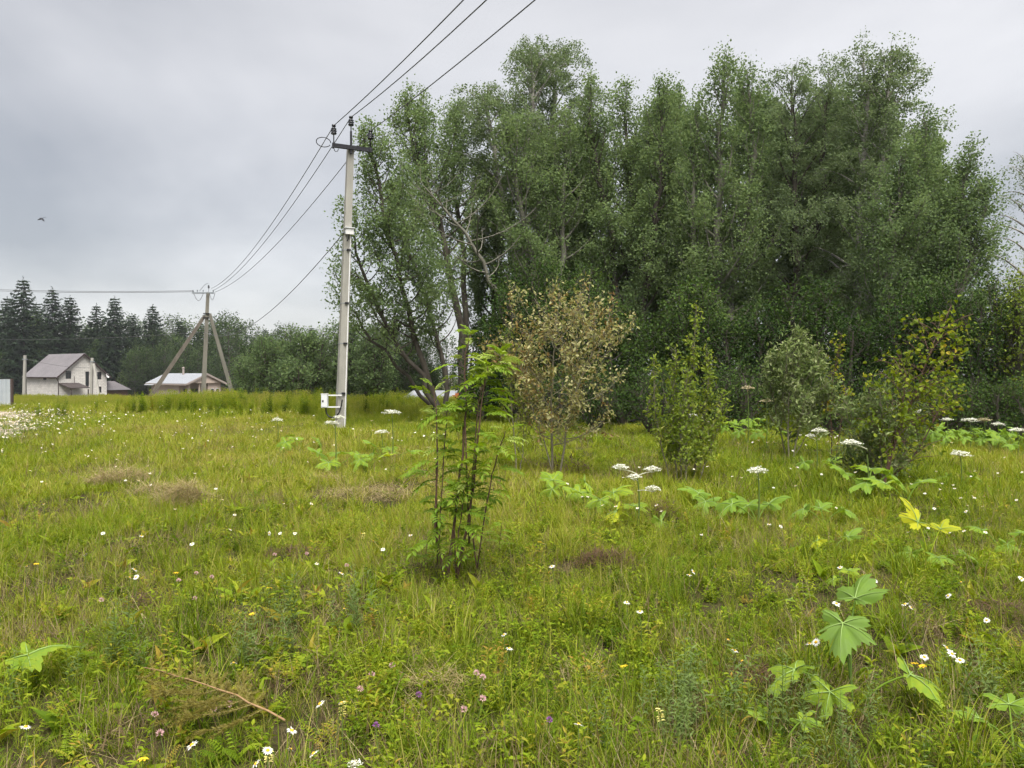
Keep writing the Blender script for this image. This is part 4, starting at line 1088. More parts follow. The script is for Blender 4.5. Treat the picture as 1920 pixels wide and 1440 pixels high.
# ------------------------------------------------------------------ houses
def corner_house(cpx, depth, th, rpx, lpx, zb):
    """near corner on a pixel column, gable to the right, long side to the left; returns corner, axes, sizes"""
    th = math.radians(th); C = P(cpx, 700, depth); C = np.array([C.x, C.y, zb])
    g = np.array([math.cos(th), math.sin(th), 0]); l = np.array([-math.sin(th), math.cos(th), 0])
    def solve(ax, px):
        k = (px - 960) / F   # x = k*y
        return (k * C[1] - C[0]) / (ax[0] - k * ax[1])
    return C, g, l, solve(g, rpx), solve(l, lpx)
def zat(py, d): return P(960, py, d).z

def gable_house():
    d = 120.0; zb = -3.2
    C, g, l, W, L = corner_house(110, d, 56, 200, 50, zb)
    ze = zat(703, d) - zb; zr = zat(664, d + 4) - zb
    o = empty('brick_house', C, 'white block house with grey gable roof below the spruces at the left', 'house')
    R = Matrix((g.tolist(), l.tolist(), [0, 0, 1])).transposed()
    o.rotation_euler = R.to_euler()
    # local x along the gable, y along the length
    w = MB()
    t = .3
    # gable wall with real openings: built from pieces round two windows and a balcony door
    ox = lambda px: (px - 110) / 90.0 * W
    zz = lambda py: zat(py, d) - zb
    openings = [(ox(122.5), ox(133), zz(710.5), zz(695)), (ox(159), ox(166.5), zz(725.5), zz(696.5)), (ox(181.5), ox(190), zz(712), zz(697)), (ox(180), ox(190), zz(738), zz(726))]
    f = MB(); f.box((W / 2, t / 2, ze / 2 - .001), (W, t, ze)); 
    zt = ze
    gw = MB()
    # rectangular grid of wall cells minus openings
    xs = sorted({0, W, *[v for q in openings for v in q[:2]]}); zs = sorted({0, ze, *[min(v, ze) for q in openings for v in q[2:]]})
    top = max(q[3] for q in openings) + .0
    zs = sorted({*zs})
    slope = (zr - ze) / (W / 2)
    for i in range(len(xs) - 1):
        for j in range(len(zs) - 1):
            x0, x1, z0, z1 = xs[i], xs[i + 1], zs[j], zs[j + 1]
            cx, cz = (x0 + x1) / 2, (z0 + z1) / 2
            if any(q[0] < cx < q[1] and q[2] < cz < q[3] for q in openings): continue
            gw.box((cx, t / 2, cz), (x1 - x0, t, z1 - z0))
    # gable triangle above the eaves as columns cut at opening heads
    for i in range(len(xs) - 1):
        x0, x1 = xs[i], xs[i + 1]; cx = (x0 + x1) / 2
        lo = ze
        for q in openings:
            if q[0] < cx < q[1] and q[3] > ze: lo = q[3]
        n = 4
        for k in range(n):
            a, b_ = x0 + (x1 - x0) * k / n, x0 + (x1 - x0) * (k + 1) / n
            for (u0, u1) in (([a, W / 2], [W / 2, b_]) if a < W / 2 < b_ else ([a, b_],)):
                h0 = ze + slope * min(u0, W - u0); h1 = ze + slope * min(u1, W - u1)
                if max(h0, h1) <= lo: continue
                h0, h1 = max(h0, lo), max(h1, lo)
                v = [(u0, 0, lo), (u1, 0, lo), (u1, 0, h1), (u0, 0, h0), (u0, t, lo), (u1, t, lo), (u1, t, h1), (u0, t, h0)]
                gw.add(v, [[0, 1, 2, 3], [5, 4, 7, 6], [3, 2, 6, 7]])
    gw.obj('gable_wall', M['block'], o)
    s = MB(); s.box((t / 2, t + (L - t) / 2, ze / 2), (t, L - t, ze)); s.box((W - t / 2, t + (L - t) / 2, ze / 2), (t, L - t, ze)); s.box((W / 2, L - t / 2, ze / 2), (W - 2 * t, t, ze))
    s.obj('side_wall', M['block'], o)
    s = MB(); s.box((W / 2, L / 2, -.4 + .2), (W - .1, L - .1, .5)); s.obj('foundation', M['concreteold'], o)
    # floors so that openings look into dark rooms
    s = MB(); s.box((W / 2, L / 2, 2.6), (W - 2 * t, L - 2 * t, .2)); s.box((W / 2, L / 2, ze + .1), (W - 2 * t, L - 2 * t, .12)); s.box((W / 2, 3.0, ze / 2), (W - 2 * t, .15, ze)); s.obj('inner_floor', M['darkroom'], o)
    for q in openings:
        cx, cz = (q[0] + q[1]) / 2, (q[2] + q[3]) / 2; ww, hh = q[1] - q[0], q[3] - q[2]
        nm = 'balcony_door' if hh > 1.8 else 'window'
        fr = MB()
        for dx in (-1, 1): fr.box((dx * (ww / 2 - .03), 0, 0), (.06, .07, hh))
        for dz in (-1, 1): fr.box((0, 0, dz * (hh / 2 - .03)), (ww - .12, .07, .06))
        if nm == 'window': fr.box((.1, 0, 0), (.05, .05, hh - .12))
        wd = fr.obj(nm, M['rooftrim'], o, (cx, .16, cz))
        gl = MB(); gl.box((0, .0, 0), (ww - .12, .02, hh - .12)); gl.obj('pane', M['glass'], wd)
    # side window
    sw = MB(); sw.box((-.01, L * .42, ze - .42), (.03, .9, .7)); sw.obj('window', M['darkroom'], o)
    # roof slabs with overhang
    ov, th_ = .45, .09
    hw = W / 2 + ov; run = math.hypot(hw, slope * hw)
    rf = MB()
    for sg in (-1, 1):
        e = np.array([W / 2 + sg * hw, 0, zr - slope * hw]); r = np.array([W / 2, 0, zr])
        n = nrm(np.array([sg * slope, 0, 1.0])); v = []
        for y in (-ov, L + ov):
            for p in (e, r, r + n * th_, e + n * th_): v.append(p + np.array([0, y, .02]))
        rf.add(v, [[0, 1, 5, 4], [1, 2, 6, 5], [2, 3, 7, 6], [3, 0, 4, 7], [0, 3, 2, 1], [4, 5, 6, 7]])
    ro = rf.obj('roof', M['roofmetal'], o)
    # standing seams
    for sg in (-1, 1):
        sm = MB()
        for y in np.arange(0, L, .55):
            e = np.array([W / 2 + sg * hw, y, zr - slope * hw + .13]); r = np.array([W / 2 + sg * .05, y, zr + .13])
            sm.twigs(e[None], r[None], .02)
        sm.obj('roof_seam', M['roofmetal'], ro)
    tr = MB()
    for sg in (-1, 1):
        e = np.array([W / 2 + sg * hw, -ov - .03, zr - slope * hw]); r = np.array([W / 2, -ov - .03, zr])
        tr.frustum(e, r, (.04, .2), (.04, .2), (0, 1, 0))
    tr.box((W / 2 - hw - .06, L / 2, zr - slope * hw - .02), (.14, L + 2 * ov, .14)); tr.box((W / 2 + hw + .06, L / 2, zr - slope * hw - .02), (.14, L + 2 * ov, .14))
    tr.obj('roof_trim', M['rooftrim'], o)
    dp = MB(); zg = zr - slope * hw - .1
    dp.tube([(-ov, -.2, zg), (-.12, -.1, zg - .5), (-.1, -.08, zg - .8), (-.1, -.08, .2)], .06, 6); dp.obj('downpipe', M['rooftrim'], o, smooth=True)
    # porch canopy
    cp = MB(); x0, x1 = ox(109), ox(157); zc0, zc1 = zz(718), zz(727)
    v = [(x0, -.02, zc0), (x1 - .9, -.02, zc0), (x1, -1.8, zc1), (x0 + .9, -1.8, zc1)]
    v += [(a, b_, c - .12) for a, b_, c in v]
    cp.add(v, [[0, 3, 2, 1], [4, 5, 6, 7], [0, 1, 5, 4], [1, 2, 6, 5], [2, 3, 7, 6], [3, 0, 4, 7]])
    co = cp.obj('porch_canopy', M['canopy'], o)
    pp = MB()
    for xx in (x0 + 1.1, x1 - .3): pp.box((xx, -1.7, zc1 / 2 - .2), (.14, .14, zc1 - .1))
    pp.obj('porch_post', M['rooftrim'], co)
    pp = MB(); pp.tube([(ox(138), -.06, zz(718)), (ox(138), -.06, zz(706))], .04, 5); pp.obj('flue', M['rooftrim'], co)
    dsh = MB(); dsh.lathe([(0.001, 0), (.18, .03), (.34, .11), (.36, .13), (.34, .13), (.18, .055), (0.001, .03)], 14)
    do = dsh.obj('satellite_dish', M['pvc'], o, (ox(198), -.45, zz(705)), (math.radians(75), 0, math.radians(20)), smooth=True)
    MB().tube([(0, 0, 0), (0, .1, -.4)], .03, 5).obj('dish_arm', M['steel'], do)
    # lean-to roof at the right
    an = empty('annex_shed', C + g * (W + .2) + l * 1.0, 'low annex with grey sloping roof beside the white block house', 'shed')
    an.rotation_euler = R.to_euler()
    za, zb2 = zz(715.5), zz(733)
    a = MB(); v = [(0, 0, za), (1.6, 0, za), (4.2, -.6, zb2), (0, -.6, zb2), (0, 4, za), (1.6, 4, za), (4.2, 4, zb2), (0, 4.2, zb2)]
    a.add(v, [[0, 3, 2, 1], [1, 2, 6, 5], [0, 1, 5, 4], [3, 7, 6, 2], [0, 4, 7, 3]]); a.obj('roof', M['roofmetal'], an)
    a = MB(); a.box((1.9, 1.6, (zb2 - .05) / 2), (3.8, 3.4, zb2 - .05)); a.obj('wall', M['brownlog'], an)
gable_house()

def pink_house():
    d = 100.0; zb = -3.0
    C, g, l, W, L = corner_house(353, d, 55, 414, 284, zb)
    ze = zat(717, d) - zb; zr = zat(701.5, d + 2) - zb
    o = empty('bungalow', C, 'low pale pink bungalow with white metal roof behind the tripod pole', 'house')
    R = Matrix((g.tolist(), l.tolist(), [0, 0, 1])).transposed(); o.rotation_euler = R.to_euler()
    w = MB()
    w.box((W / 2, L * .62, ze / 2), (W, L * .76, ze)); w.obj('wall', M['pinkwall'], o)
    # gable end set forward right of the porch
    slope = (zr - ze) / (W / 2)
    gw = MB(); y0, t = L * .22, .25
    gw.add([(0, y0, ze), (W, y0, ze), (W / 2, y0, zr), (0, y0 + t, ze), (W, y0 + t, ze), (W / 2, y0 + t, zr)], [[0, 1, 2], [4, 3, 5]]); 
    gw.box((W * .80, y0 / 2 + .1, ze / 2), (W * .40, y0 + .1, ze)); gw.obj('gable_wall', M['pinkwall'], o)
    # porch: opening between corner post and the projecting room, with a lower gable
    pz = MB(); pz.box((.12, .12, ze / 2), (.26, .26, ze)); pz.obj('porch_post', M['pinkwall'], o)
    pz = MB(); pz.box((W * .34, .12, ze / 2), (.2, .2, ze)); pz.obj('porch_post', M['pinkwall'], o)
    for xx, ww in ((W * .2, .9), (W * .45, 1.2)):
        q = MB(); q.box((0, 0, 0), (ww, .06, 1.9)); dn = q.obj('door', M['darkroom'], o, (xx, y0 - .05, 1.0 + ze * .18))
    for xx in (W * .72, W * .88):
        q = MB(); q.box((0, 0, 0), (.5, .06, 1.15)); wn_ = q.obj('window', M['pvc'], o, (xx, -.04, ze * .60))
        q = MB(); q.box((0, -.035, 0), (.4, .03, 1.03)); q.obj('pane', M['glass'], wn_)
    ov = .55; hw = W / 2 + ov
    rf = MB()
    for sg in (-1, 1):
        e = np.array([W / 2 + sg * hw, 0, zr - slope * hw]); r = np.array([W / 2, 0, zr]); n = nrm(np.array([sg * slope, 0, 1.0])); v = []
        for y in (-.5, L + ov):
            for p in (e, r, r + n * .08, e + n * .08): v.append(p + np.array([0, y, .03]))
        rf.add(v, [[0, 1, 5, 4], [1, 2, 6, 5], [2, 3, 7, 6], [3, 0, 4, 7], [0, 3, 2, 1], [4, 5, 6, 7]])
    ro = rf.obj('roof', M['whiteroof'], o)
    sm = MB()
    for y in np.arange(-.3, L, .5):
        for sg in (-1, 1):
            sm.twigs(np.array([[W / 2 + sg * hw, y, zr - slope * hw + .12]]), np.array([[W / 2 + sg * .05, y, zr + .12]]), .018)
    sm.obj('roof_seam', M['whiteroof'], ro)
    fa = MB()
    for sg in (-1, 1):
        fa.frustum((W / 2 + sg * hw, -.54, zr - slope * hw), (W / 2, -.54, zr), (.05, .24), (.05, .24), (0, 1, 0))
    fa.box((W / 2 - hw - .04, L / 2, zr - slope * hw - .03), (.08, L + 1.0, .2)); fa.obj('fascia', M['fascia'], o)
    # porch gable panel under the eaves
    pg = MB(); v = [(0, -.30, ze), (W * .62, -.30, ze), (W * .62, -.30, ze + slope * W * .34), (W * .5, -.30, zr - .15), (0.05, -.30, ze + .05)]
    pg.add([(0, -.3, ze - .1), (W, -.3, ze - .1), (W / 2, -.3, zr - .1)], [[0, 1, 2]]); pg.add([(0, -.15, ze - .1), (W, -.15, ze - .1), (W / 2, -.15, zr - .1)], [[0, 2, 1]]); pg.add([(0, -.3, ze - .1), (W, -.3, ze - .1), (W, -.15, ze - .1), (0, -.15, ze - .1)], [[0, 3, 2, 1]])
    pg.obj('porch_gable', M['pinkwall'], o)
    c = MB(); c.lathe([(.14, 0), (.14, 1.0), (.2, 1.02), (.2, 1.1), (0, 1.2)], 8); c.obj('chimney', M['fascia'], o, (W * .42, L * .5, zr - .25))
    # small lean-to at the far left
    s = MB(); s.add([(-.9, L * .8, ze - .35), (0, L * .8, ze - .1), (0, L + .3, ze - .1), (-.9, L + .3, ze - .35), (-.9, L * .8, ze - .42), (0, L * .8, ze - .17), (0, L + .3, ze - .17), (-.9, L + .3, ze - .42)],
              [[0, 1, 2, 3], [7, 6, 5, 4], [0, 4, 5, 1], [3, 2, 6, 7], [0, 3, 7, 4]]); s.obj('side_awning', M['whiteroof'], o)
pink_house()

def cabin():
    d = 52.0; c = P(752, 746, d); zb = float(hgt(c.x, c.y)) - .9
    o = empty('cabin', (c.x, c.y, zb), 'small cabin with grey roof and orange boarded gable behind the trees', 'cabin')
    ze = zat(747, d) - zb; zr = zat(733, d) - zb; L = P(848, 700, d).x - c.x
    w = MB(); w.box((L / 2 + .25, 1.6, ze / 2), (L - .5, 2.8, ze)); w.obj('wall', M['brownlog'], o)
    # boards on the gable end, turned a little towards the camera
    gb = MB()
    r = MB(); v = [(0, -.15, ze - .02), (L, -.15, ze - .02), (L + .25, 1.6, zr), (.62, 1.6, zr), (0, 3.4, ze - .02), (L, 3.4, ze - .02)]
    vv = v + [(a, b_, z - .07) for a, b_, z in v]
    r.add(vv, [[0, 1, 2, 3], [3, 2, 5, 4], [7, 6, 9, 8], [8, 9, 10, 11], [0, 6, 7, 1], [1, 7, 8, 2], [2, 8, 11, 5], [0, 3, 9, 6], [3, 4, 10, 9]]); r.obj('roof', M['greyroof'], o)
    e = P(858, 745, d).x - c.x
    for k in range(5):
        x = L - .25 + k * .17; h = min(zr, ze + .1 + k * .12) - .12
        q = MB(); q.box((x, -.05 + k * .03, h / 2), (.155, .04, h)); q.obj('board', M['orange'], o)
    q = MB(); q.box((L * .72, .17, ze - .42), (.34, .06, .5)); wn_ = q.obj('window', M['pvc'], o)
    q = MB(); q.box((L * .72, .13, ze - .42), (.2, .03, .36)); q.obj('pane', M['glass'], wn_)
cabin()

# small poles by the white house
def small_pole(px, ytop, ybot, d, label, lean, brace=None):
    a = P(px, ybot, d); z0 = float(hgt(a.x, a.y)); t = P(px + lean, ytop, d)
    o = empty('utility_pole', (a.x, a.y, z0), label, 'utility pole')
    v = np.array(t) - np.array([a.x, a.y, z0])
    MB().frustum((0, 0, -.2), v, (.34, .3), (.26, .22), (1, 0, 0)).obj('shaft', M['concrete'], o)
    MB().box(v * .93, (.5, .3, .12)).obj('collar', M['zinc'], o)
    if brace:
        f = P(brace[0], ybot, d - 2); tt = P(brace[1], brace[2], d)
        fz = float(hgt(f.x, f.y))
        MB().frustum(np.array([f.x - a.x, f.y - a.y, fz - z0]), np.array(tt) - np.array([a.x, a.y, z0]), (.3, .26), (.22, .2), (1, 0, 0)).obj('strut', M['concrete'], o)
small_pole(44, 666, 745, 95, 'short concrete pole at the left corner of the white house', 3)
small_pole(170, 671, 745, 97, 'short braced concrete pole in front of the white gable', 3, (190, 176, 682))
wire('thin wire strung across the white house between its two poles', span(np.array(P(48, 673, 95)), np.array(P(173, 690, 97)), .25, 12), .02, 'cable', 'service wires by the white house')

# sheet metal fence at the left edge
def fence():
    d = 38.0; a = P(-40, 766, d); z0 = float(hgt(a.x, a.y)) - .1; x1 = P(19, 760, d).x - a.x; H = P(0, 711, d).z - z0
    o = empty('metal_fence', (a.x, a.y, z0), 'grey sheet metal fence panel with dark post at the left edge', 'fence')
    q = MB(); n = 30; xs = np.linspace(0, x1, n); yy = .018 * np.sign(np.sin(np.arange(n) * 1.6))
    v = np.concatenate([np.stack([xs, yy, 0 * xs], -1), np.stack([xs, yy, 0 * xs + H], -1)]); k = np.arange(n - 1)
    q.add(v, np.stack([k, k + 1, n + k + 1, n + k], -1)); v2 = v + [0, .012, 0]; q.add(v2, np.stack([k, n + k, n + k + 1, k + 1], -1))
    q.obj('sheet', M['fence'], o)
    MB().box((x1 + .06, .05, H / 2), (.10, .10, H + .05)).obj('post', M['rust'], o)
    MB().box((x1 / 2, .06, H * .8), (x1, .05, .06)).obj('rail', M['rust'], o)
fence()

# bird
def bird():
    p = P(78, 410, 30); s = .30
    b = MB()
    ax = [(-.22, .012, 0), (-.12, .03, .005), (0, .062, .01), (.12, .066, .01), (.22, .045, .015), (.28, .042, .025), (.325, .03, .025), (.36, .01, .02), (.40, .002, .015)]
    b.tube([(x, 0, z) for x, r, z in ax], [r for x, r, z in ax], 10)
    def wing(sg, dz, ln):
        sec = [(0, .13, .02), (.35, .15, .016), (.7, .12, .01), (1.0, .03, .004)]
        rows = []
        for t, c, th in sec:
            y = sg * (.03 + ln * t); z = .03 + dz * t + .05 * math.sin(t * 3); x0 = .14 - .10 * t ** 2
            rows.append([(x0, y, z), (x0 - c * .4, y, z + th), (x0 - c * 1.3, y, z), (x0 - c * .4, y, z - th)])
        v = np.array(rows).reshape(-1, 3); f = []
        for i in range(3):
            for j in range(4): f.append([i * 4 + j, i * 4 + (j + 1) % 4, i * 4 + 4 + (j + 1) % 4, i * 4 + 4 + j])
        b.add(v, f); b.add(v[-4:], [[0, 1, 2, 3]])
    wing(1, -.16, .50); wing(-1, -.12, .42)
    b.add([(-.2, -.02, .005), (-.2, .02, .005), (-.40, .06, 0), (-.40, -.06, 0), (-.2, -.02, -.005), (-.2, .02, -.005), (-.40, .06, -.006), (-.40, -.06, -.006)], [[0, 1, 2, 3], [7, 6, 5, 4], [2, 6, 7, 3], [1, 5, 6, 2], [0, 3, 7, 4]])
    o = b.obj('bird', M['feather'], None, p, (math.radians(-25), math.radians(30), math.radians(-140)), smooth=False)
    o.scale = (.42, .42, .42); tag(o, 'small dark bird flying in the grey sky at the left', 'bird')
bird()
# ------------------------------------------------------------------ saplings in the meadow
def wpx(pp, depth, n=12, jit=.01, seed=0, dd=0.0): return px_stem(pp, depth, n=n, jit=jit, seed=seed, dd=dd)

def sapling(name, label, base_px, stems, leafmat, bark, seed, depth, wr, cat='sapling', **kw):
    b0 = P(base_px[0], base_px[1], depth); b0.z = float(hgt(b0.x, b0.y))
    rng = np.random.default_rng(seed); wood, lv = MB(), []
    o = empty(name, b0, label, cat)
    for (pp, r0, g) in stems:
        pts = wpx(pp, depth + rng.uniform(-.25, .25), seed=rng.integers(1e6), dd=rng.uniform(-.3, .3)) - np.array(b0)
        rad = np.linspace(r0, .004, len(pts))
        w = MB(); w.tube(pts, rad, 6)
        a = dict(kw); a.update(g)
        grow(w, lv, rng, pts, rad, minr=.004, **a)
        place('stem', w.mesh('stem', bark, True), o)
    b = MB(); cat_ = lambda i: np.concatenate([l[i] for l in lv])
    b.leaves8(cat_(0), cat_(1), cat_(2), cat_(3), wr, cat_(4), .2, .15)
    place('foliage', b.mesh('foliage', leafmat), o)
    return o

# browning willow sapling
cone = lambda x: 1.05 - .75 * x
round_ = lambda x: .55 + .6 * math.sin(math.pi * (.15 + .75 * x)) - .2 * x
sapling('willow_sapling', 'brown-leaved willow sapling with two pale stems in mid meadow', (1040, 892), [
    ([(1036, 892), (1034, 800), (1036, 700), (1042, 640), (1058, 590)], .022, dict(nl=30, R=1.05)),
    ([(1048, 892), (1062, 810), (1085, 720), (1110, 665), (1130, 640)], .018, dict(nl=26, R=1.05)),
    ([(1038, 892), (1010, 800), (985, 730), (970, 690), (965, 655)], .012, dict(nl=22, R=.7)),
], M['brownwillow'], M['willowstem'], 501, 12.4, .48, cb=.13, prof=round_, e0=14, e1=50, dens=11.5, seclen=.36, lpm=48, spread=.045, leafL=.066, tint0=.74, dtint=.22, up=.5)
sapling('willow_sapling', 'thin greenish willow shoot beside the brown-leaved sapling', (965, 880), [
    ([(968, 880), (962, 780), (955, 700), (950, 630)], .010, dict(nl=24, R=.25)),
    ([(975, 880), (985, 790), (995, 720)], .008, dict(nl=14, R=.3)),
], M['greenwillow'], M['willowstem'], 502, 12.7, .45, cb=.15, prof=round_, e0=45, e1=65, dens=16, seclen=.24, lpm=60, spread=.035, leafL=.06, tint0=.55)
# slim green poplar bush
sapling('poplar_sapling', 'slim green poplar bush with upright pointed shoots in mid meadow', (1285, 895), [
    ([(1285, 895), (1290, 780), (1300, 680), (1305, 580)], .018, dict(nl=46, R=.30)),
    ([(1270, 895), (1262, 800), (1262, 720), (1268, 660)], .014, dict(nl=34, R=.30)),
    ([(1300, 895), (1318, 800), (1328, 720), (1325, 650)], .014, dict(nl=34, R=.30)),
    ([(1255, 895), (1235, 810), (1225, 740), (1225, 680)], .011, dict(nl=26, R=.25)),
    ([(1310, 895), (1335, 830), (1350, 780), (1352, 740)], .011, dict(nl=24, R=.25)),
    ([(1280, 895), (1275, 830), (1280, 770), (1290, 700)], .011, dict(nl=26, R=.30)),
], M['greenwillow'], M['willowstem'], 503, 11.8, .55, cb=.06, prof=cone, e0=58, e1=80, dens=22, seclen=.22, lpm=66, spread=.035, leafL=.062, tint0=.45, dtint=.14)
# silvery willow
sapling('willow_sapling', 'silvery green willow with wind-bent top near the trees', (1480, 830), [
    ([(1480, 830), (1478, 760), (1485, 700), (1498, 645)], .018, dict(nl=34, R=.55)),
    ([(1485, 830), (1505, 770), (1520, 720), (1535, 690)], .014, dict(nl=26, R=.5)),
    ([(1475, 830), (1455, 770), (1445, 720), (1450, 690)], .014, dict(nl=24, R=.5)),
    ([(1482, 830), (1530, 790), (1550, 760)], .012, dict(nl=18, R=.5)),
], M['silver'], M['willowstem'], 504, 15.2, .34, cb=.12, prof=round_, e0=40, e1=66, dens=14, seclen=.36, lpm=58, spread=.045, leafL=.095, tint0=.45, dtint=.2, wind=.25)
sapling('birch_sapling', 'thin young birch with few pale leaves right of the silvery willow', (1565, 830), [
    ([(1560, 830), (1558, 760), (1566, 690), (1578, 630)], .012, dict(nl=24, R=.42)),
    ([(1565, 830), (1580, 770), (1590, 730)], .009, dict(nl=12, R=.35)),
], M['youngbirch'], M['rowanstem'], 505, 15.0, .78, cb=.2, prof=cone, e0=35, e1=30, dens=9, seclen=.24, lpm=34, spread=.03, leafL=.065, tint0=.35, dtint=.2, droop=.25)
# leaning birch sapling at the right
sapling('birch_sapling', 'yellow-green birch sapling leaning right at the meadow edge', (1650, 925), [
    ([(1652, 925), (1685, 820), (1715, 740), (1745, 660), (1768, 612)], .022, dict(nl=34, R=.62)),
    ([(1652, 925), (1672, 830), (1690, 760), (1700, 700)], .014, dict(nl=22, R=.55)),
    ([(1655, 925), (1715, 850), (1750, 790), (1775, 750)], .014, dict(nl=20, R=.5)),
], M['youngbirch'], M['rowanstem'], 506, 10.6, .78, cb=.2, prof=round_, e0=38, e1=22, dens=8.5, seclen=.32, lpm=34, spread=.04, leafL=.060, tint0=.18, dtint=.2, droop=.2, wind=.12)
sapling('willow_sapling', 'low silver-leaved willow bush at the foot of the leaning birch sapling', (1650, 925), [
    ([(1650, 925), (1630, 860), (1600, 810), (1590, 785)], .012, dict(nl=22, R=.4)),
    ([(1655, 925), (1650, 850), (1645, 800), (1650, 770)], .012, dict(nl=22, R=.42)),
    ([(1660, 925), (1680, 860), (1700, 820), (1705, 790)], .012, dict(nl=22, R=.42)),
    ([(1645, 925), (1610, 890), (1585, 860)], .010, dict(nl=16, R=.36)),
], M['silver'], M['willowstem'], 507, 10.9, .34, cb=.08, prof=round_, e0=35, e1=60, dens=16, seclen=.3, lpm=62, spread=.045, leafL=.075, tint0=.3, dtint=.18)

# ------------------------------------------------------------------ rowan sapling: every pinnate leaf is a part
def rowan_leaf(seed, L=.17, pairs=6, droop=.5):
    r = np.random.default_rng(seed); b = MB()
    u = np.linspace(0, 1, 8)
    ctr = np.stack([u * L * (1 - .12 * u), 0 * u, L * (.25 * u - droop * u * u)], -1)
    b.tube(ctr, np.linspace(.0016, .0006, 8), 4, .3)
    for k in range(pairs):
        t = .28 + .66 * k / (pairs - 1); p = interp(ctr, np.array([t]))[0]
        tg = nrm(interp(ctr, np.array([min(1, t + .05)]))[0] - interp(ctr, np.array([t - .05]))[0])
        for sg in (-1, 1):
            d = np.array([tg * .55 + np.array([0, sg * .8, .08 + r.normal(0, .08)])])
            b.leaves8(p[None], d, np.array([[.1, -sg * .18, 1.]]), L * .34 * (1 - .35 * abs(k / (pairs - 1) - .45)) * r.uniform(.9, 1.1), .36, np.clip(r.normal(.48, .08), 0, 1), .22, .18)
    b.leaves8(ctr[-1:], np.array([tg]), np.array([[.2, 0, 1.]]), L * .3, .38, .5, .2, .2)
    return b
def shift_tint(b, dt):
    b.tq = [t + dt for t in b.tq]; b.tt = [t + dt for t in b.tt]; return b
RL = [rowan_leaf(s, .17, 6 + s % 2, .35 + .15 * (s % 4)).mesh('leaf', M['rowan']) for s in range(6)]
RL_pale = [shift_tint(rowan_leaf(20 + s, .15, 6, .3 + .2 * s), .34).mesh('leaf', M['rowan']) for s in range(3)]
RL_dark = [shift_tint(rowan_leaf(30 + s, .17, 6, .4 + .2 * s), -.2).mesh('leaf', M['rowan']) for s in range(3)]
def rowan(depth=5.9):
    rng = np.random.default_rng(808)
    b0 = P(845, 1100, depth); b0.z = float(hgt(b0.x, b0.y))
    o = empty('rowan_sapling', b0, 'young rowan with several dark stems and feathery leaves in the near meadow', 'sapling')
    B = np.array(b0)
    stems = [([(838, 1100), (820, 1010), (818, 900), (820, 800), (812, 725)], .011, 0, 1.0),
             ([(836, 1100), (850, 1000), (862, 890), (874, 770), (871, 680), (884, 622)], .013, .1, 1.0),
             ([(850, 1102), (880, 970), (892, 860), (906, 740), (914, 690)], .012, -.05, 1.0),
             ([(852, 990), (868, 940), (882, 880)], .005, -.1, .8),
             ([(886, 1000), (915, 930), (935, 850), (945, 810)], .006, -.25, .9),
             ([(872, 790), (900, 740), (930, 690), (940, 665)], .006, .15, .9),

             ([(818, 860), (835, 800), (845, 770)], .005, .1, .8)]
    n = 0
    for pp, r0, dd, sc in stems:
        w = [np.array(P(x, y, depth + dd * i / (len(pp) - 1))) for i, (x, y) in enumerate(pp)]
        pts = px_stem(pp, depth, n=14, jit=.004, seed=n, dd=dd) - B
        if pp[0][1] < 1099: pts[0, 2] = P(pp[0][0], pp[0][1], depth).z - b0.z
        m = MB(); m.tube(pts, np.linspace(r0, .003, len(pts)), 6); m.obj('stem', M['rowanstem'], o, smooth=True)
        Ls = np.linalg.norm(np.diff(pts, axis=0), axis=1).sum(); k = int(Ls / .054)
        for i in range(k):
            t = .12 + .88 * (i + .5) / k
            p = interp(pts, np.array([t]))[0]; a = i * 2.4 + n
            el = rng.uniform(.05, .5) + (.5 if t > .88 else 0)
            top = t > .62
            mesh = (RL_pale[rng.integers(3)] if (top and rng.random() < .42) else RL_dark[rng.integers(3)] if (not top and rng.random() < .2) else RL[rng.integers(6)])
            q = place('leaf', mesh, o, p, (rng.normal(0, .3), -el, a), (1.15 - .35 * max(0, t - .6) / .4) * rng.uniform(.7, 1.45) * sc); n += 1
    print('rowan leaves', n)
rowan()
# tiny rowan shoots beside it
for k, (px, py, h, lab) in enumerate(((935, 985, .3, 'small rowan shoot just right of the young rowan'), (795, 1010, .22, 'small rowan shoot just left of the young rowan'))):
    rng = np.random.default_rng(900 + k); g = G(px, py + 60)
    o = empty('rowan_shoot', g, lab, 'sapling')
    m = MB(); m.tube([(0, 0, 0), (.01, 0, h * .5), (.03, 0, h)], [.004, .003, .002], 5); m.obj('stem', M['rowanstem'], o)
    for i in range(8): place('leaf', RL[i % 6], o, (.01 * i / 8, 0, h * (.3 + .7 * i / 8)), (0, -.4, i * 2.4), .8)

